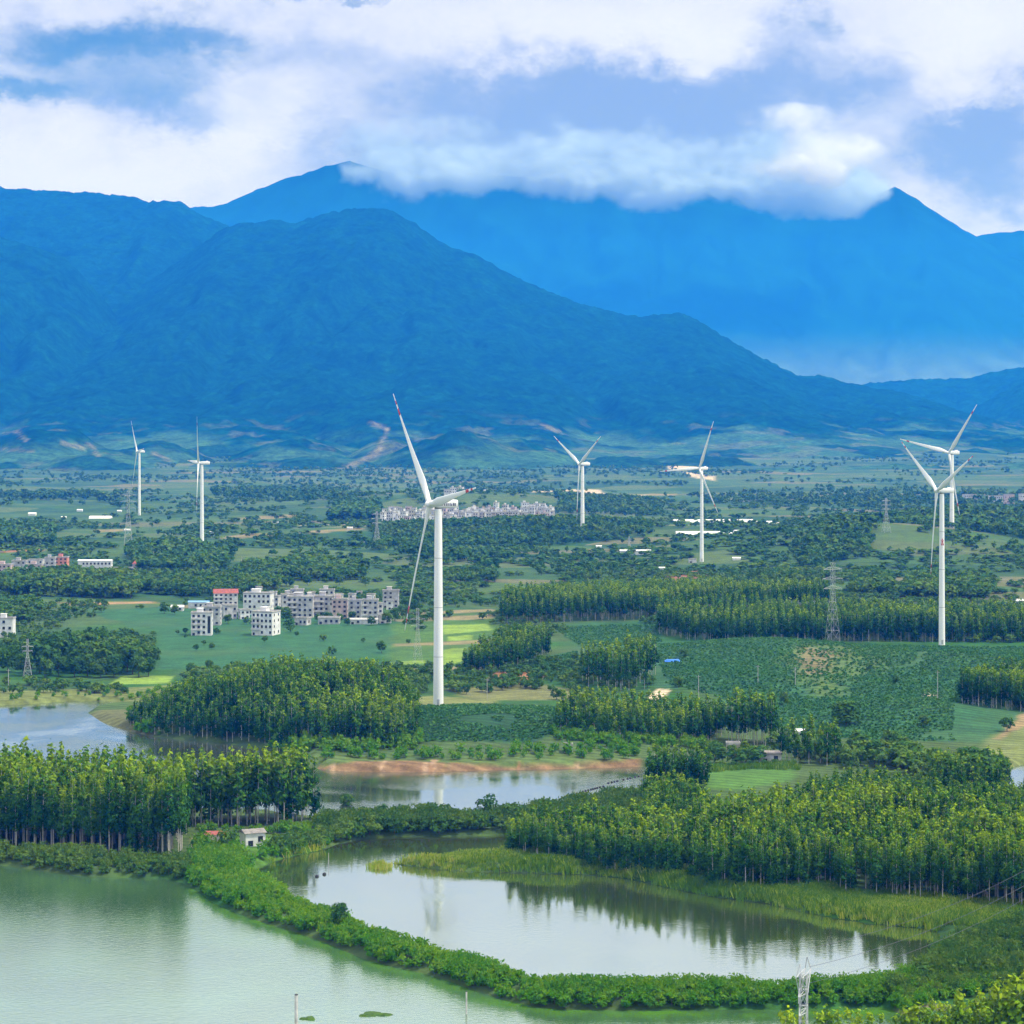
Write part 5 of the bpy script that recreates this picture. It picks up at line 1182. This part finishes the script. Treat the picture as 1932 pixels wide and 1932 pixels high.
house(-2, 12, 1122, 1112, 'tiny white house at the left edge among trees', None, 2, 1)
# the distant town: one house after another on a low rise
TOWN = 'houses of the distant town below the mountain'
desc = ['pale flat roofed house crowded in the distant town', 'grey house in the distant town', 'pinkish house in the distant town', 'cream house in the front row of the distant town']
spots = []
for _ in range(1500):
    px = rng.uniform(722, 1042); py = rng.uniform(940, 990)
    tpb = np.interp(px, [722, 780, 850, 900, 960, 1042], [972, 962, 947, 942, 952, 962]); bt = np.interp(px, [722, 800, 900, 1042], [988, 990, 991, 990])
    if not tpb < py < bt: continue
    if 955 < px < 985 and 960 < py < 975: continue
    if any(abs(px - a) < 8.5 and abs(py - b) < 3.6 for a, b in spots): continue
    spots.append((px, py))
for px, py in spots:
    w = rng.uniform(8, 15); hh = rng.uniform(10, 21)
    k = int(rng.choice([0, 1, 2, 3, 5], p=[.12, .33, .35, .12, .08]))
    house(px - w / 2, px + w / 2, py, py - hh, {0: desc[1], 1: desc[0], 2: desc[0], 3: desc[2], 5: desc[0].replace('pale', 'cream')}[k], TOWN, k, max(2, int(hh / 5)), yaw=rng.uniform(-.4, .4), wins=True)
house(885, 908, 952, 934, 'largest white block on top of the distant town', TOWN, 2, 4)
for i in range(8): house(892 + i * 12.5, 902 + i * 12.5, 989, 968, desc[3], TOWN, 5 if i % 2 else 1, 5)
for a, b, c, d_, lb in [(1820, 1851, 941, 932, 'pale far house third from the right edge below the mountain'), (1868, 1892, 944, 933, 'pale far house second from the right edge below the mountain'), (1925, 1945, 945, 930, 'pale far house cut by the right edge'), (1896, 1914, 945, 928, 'tallest far house below the mountain at the right')]:
    house(a, b, c, d_, lb, 'far houses at the right edge', 3 if 'tallest' in lb else 1, 2)
house(1170, 1228, 1047, 1039, 'long white farm shed in front of a faint pylon', None, 2, 1, 'shed', roofm=M['roofw'], depth=.2, wins=False, cat='shed')
house(1300, 1314, 1062, 1056, 'tiny hut at the foot of the quarry turbine', None, 1, 1, cat='shed')
house(370, 378, 1025, 1021, 'white transformer hut at the foot of the second turbine', None, 2, 1, cat='shed')
for px, py, w in [(60, 973, 14), (70, 1000, 8), (150, 965, 10), (120, 978, 9), (225, 967, 8), (240, 1002, 10), (400, 1006, 8), (520, 988, 9), (660, 998, 10), (690, 1012, 9), (1130, 1010, 10), (1390, 1056, 14), (1430, 1048, 10), (1250, 1075, 12), (1210, 1068, 8), (1920, 1140, 22), (1745, 1092, 8)]:
    house(px - w / 2, px + w / 2, py, py - w * .42, 'small pale shed alone on the far plain', 'small sheds on the far plain', 2, 1, 'gable', roofm=M['roofw'], wins=False, cat='shed')
# by the water
house(450, 499, 1597, 1572, 'white hut with a grey sheet roof and dark doorway by the lilac pond', None, 2, 1, 'shed', yaw=.45, depth=.7, roofm=M['roofg'])
house(388, 422, 1586, 1570, 'low hut with a rusty red roof behind the hut tree', None, 0, 1, 'gable', roofm=M['roofr'], wins=False)
house(1434, 1474, 1440, 1422, 'grey open shed with a wide sheet roof above the reed field', None, 0, 1, 'shed', roofm=M['roofg'], cat='shed', depth=.6)
house(1372, 1396, 1424, 1405, 'ruined pale shed beside the tall thin stand', None, 5, 1, cat='shed')
house(1064, 1080, 1420, 1408, 'small grey pump house above the sandy reservoir bank', None, 0, 1, cat='pump house', wins=True)
house(1502, 1522, 1388, 1376, 'white hut among trees in the airy stand', None, 2, 1, 'gable', roofm=M['roofw'])
tp = MB(); X, Y, z = at(1269, 1248); tp.add([(-4, -3, .1), (4, -3, .15), (4, 3, .2), (-4, 3, .15), (-3, -2, .9), (3, -2, 1.0), (3, 2, 1.1), (-3, 2, .9)], [(0, 1, 5, 4), (1, 2, 6, 5), (2, 3, 7, 6), (3, 0, 4, 7), (4, 5, 6, 7)])
o = tp.build('tarpaulin', pm('blue_tarpaulin', (.03, .16, .62), .5), None, True); o.location = (X, Y, z); tag(o, 'bright blue tarpaulin heap on the crop slope', 'tarpaulin')
# plastic tunnels: white rows on the far plain
def tunnel(x0, x1, py, wd, label):
    X, Y, z = at((x0 + x1) / 2, py); L = (x1 - x0) * Y / F; m = MB(); vs = []; sg = 8
    for ex in (-L / 2, L / 2): vs += [(ex, -wd / 2 * math.cos(math.pi * k / sg), 3.4 * math.sin(math.pi * k / sg) + .05) for k in range(sg + 1)]
    m.add(vs, [(k, k + 1, sg + 2 + k, sg + 1 + k) for k in range(sg)] + [tuple(range(sg, -1, -1)), tuple(range(sg + 1, 2 * sg + 2))])
    o = m.build('plastic_tunnel', M['roofw'], None); o.location = (X, Y, z); tag(o, label, 'greenhouse', 'white plastic tunnels on the far plain')
for a in [(1270, 1345, 985, 26, 'white plastic tunnel left of the quarry turbine'), (1350, 1420, 986, 26, 'upper white plastic tunnel right of the quarry turbine'), (1424, 1470, 988, 20, 'short white plastic tunnel at the end of the upper row'),
          (1275, 1380, 1008, 22, 'lower white plastic tunnel crossing the quarry turbine'), (1385, 1475, 1006, 22, 'lower white plastic tunnel farther right'), (170, 210, 978, 20, 'short white tunnel at the foot of the far left turbine')]: tunnel(*a)
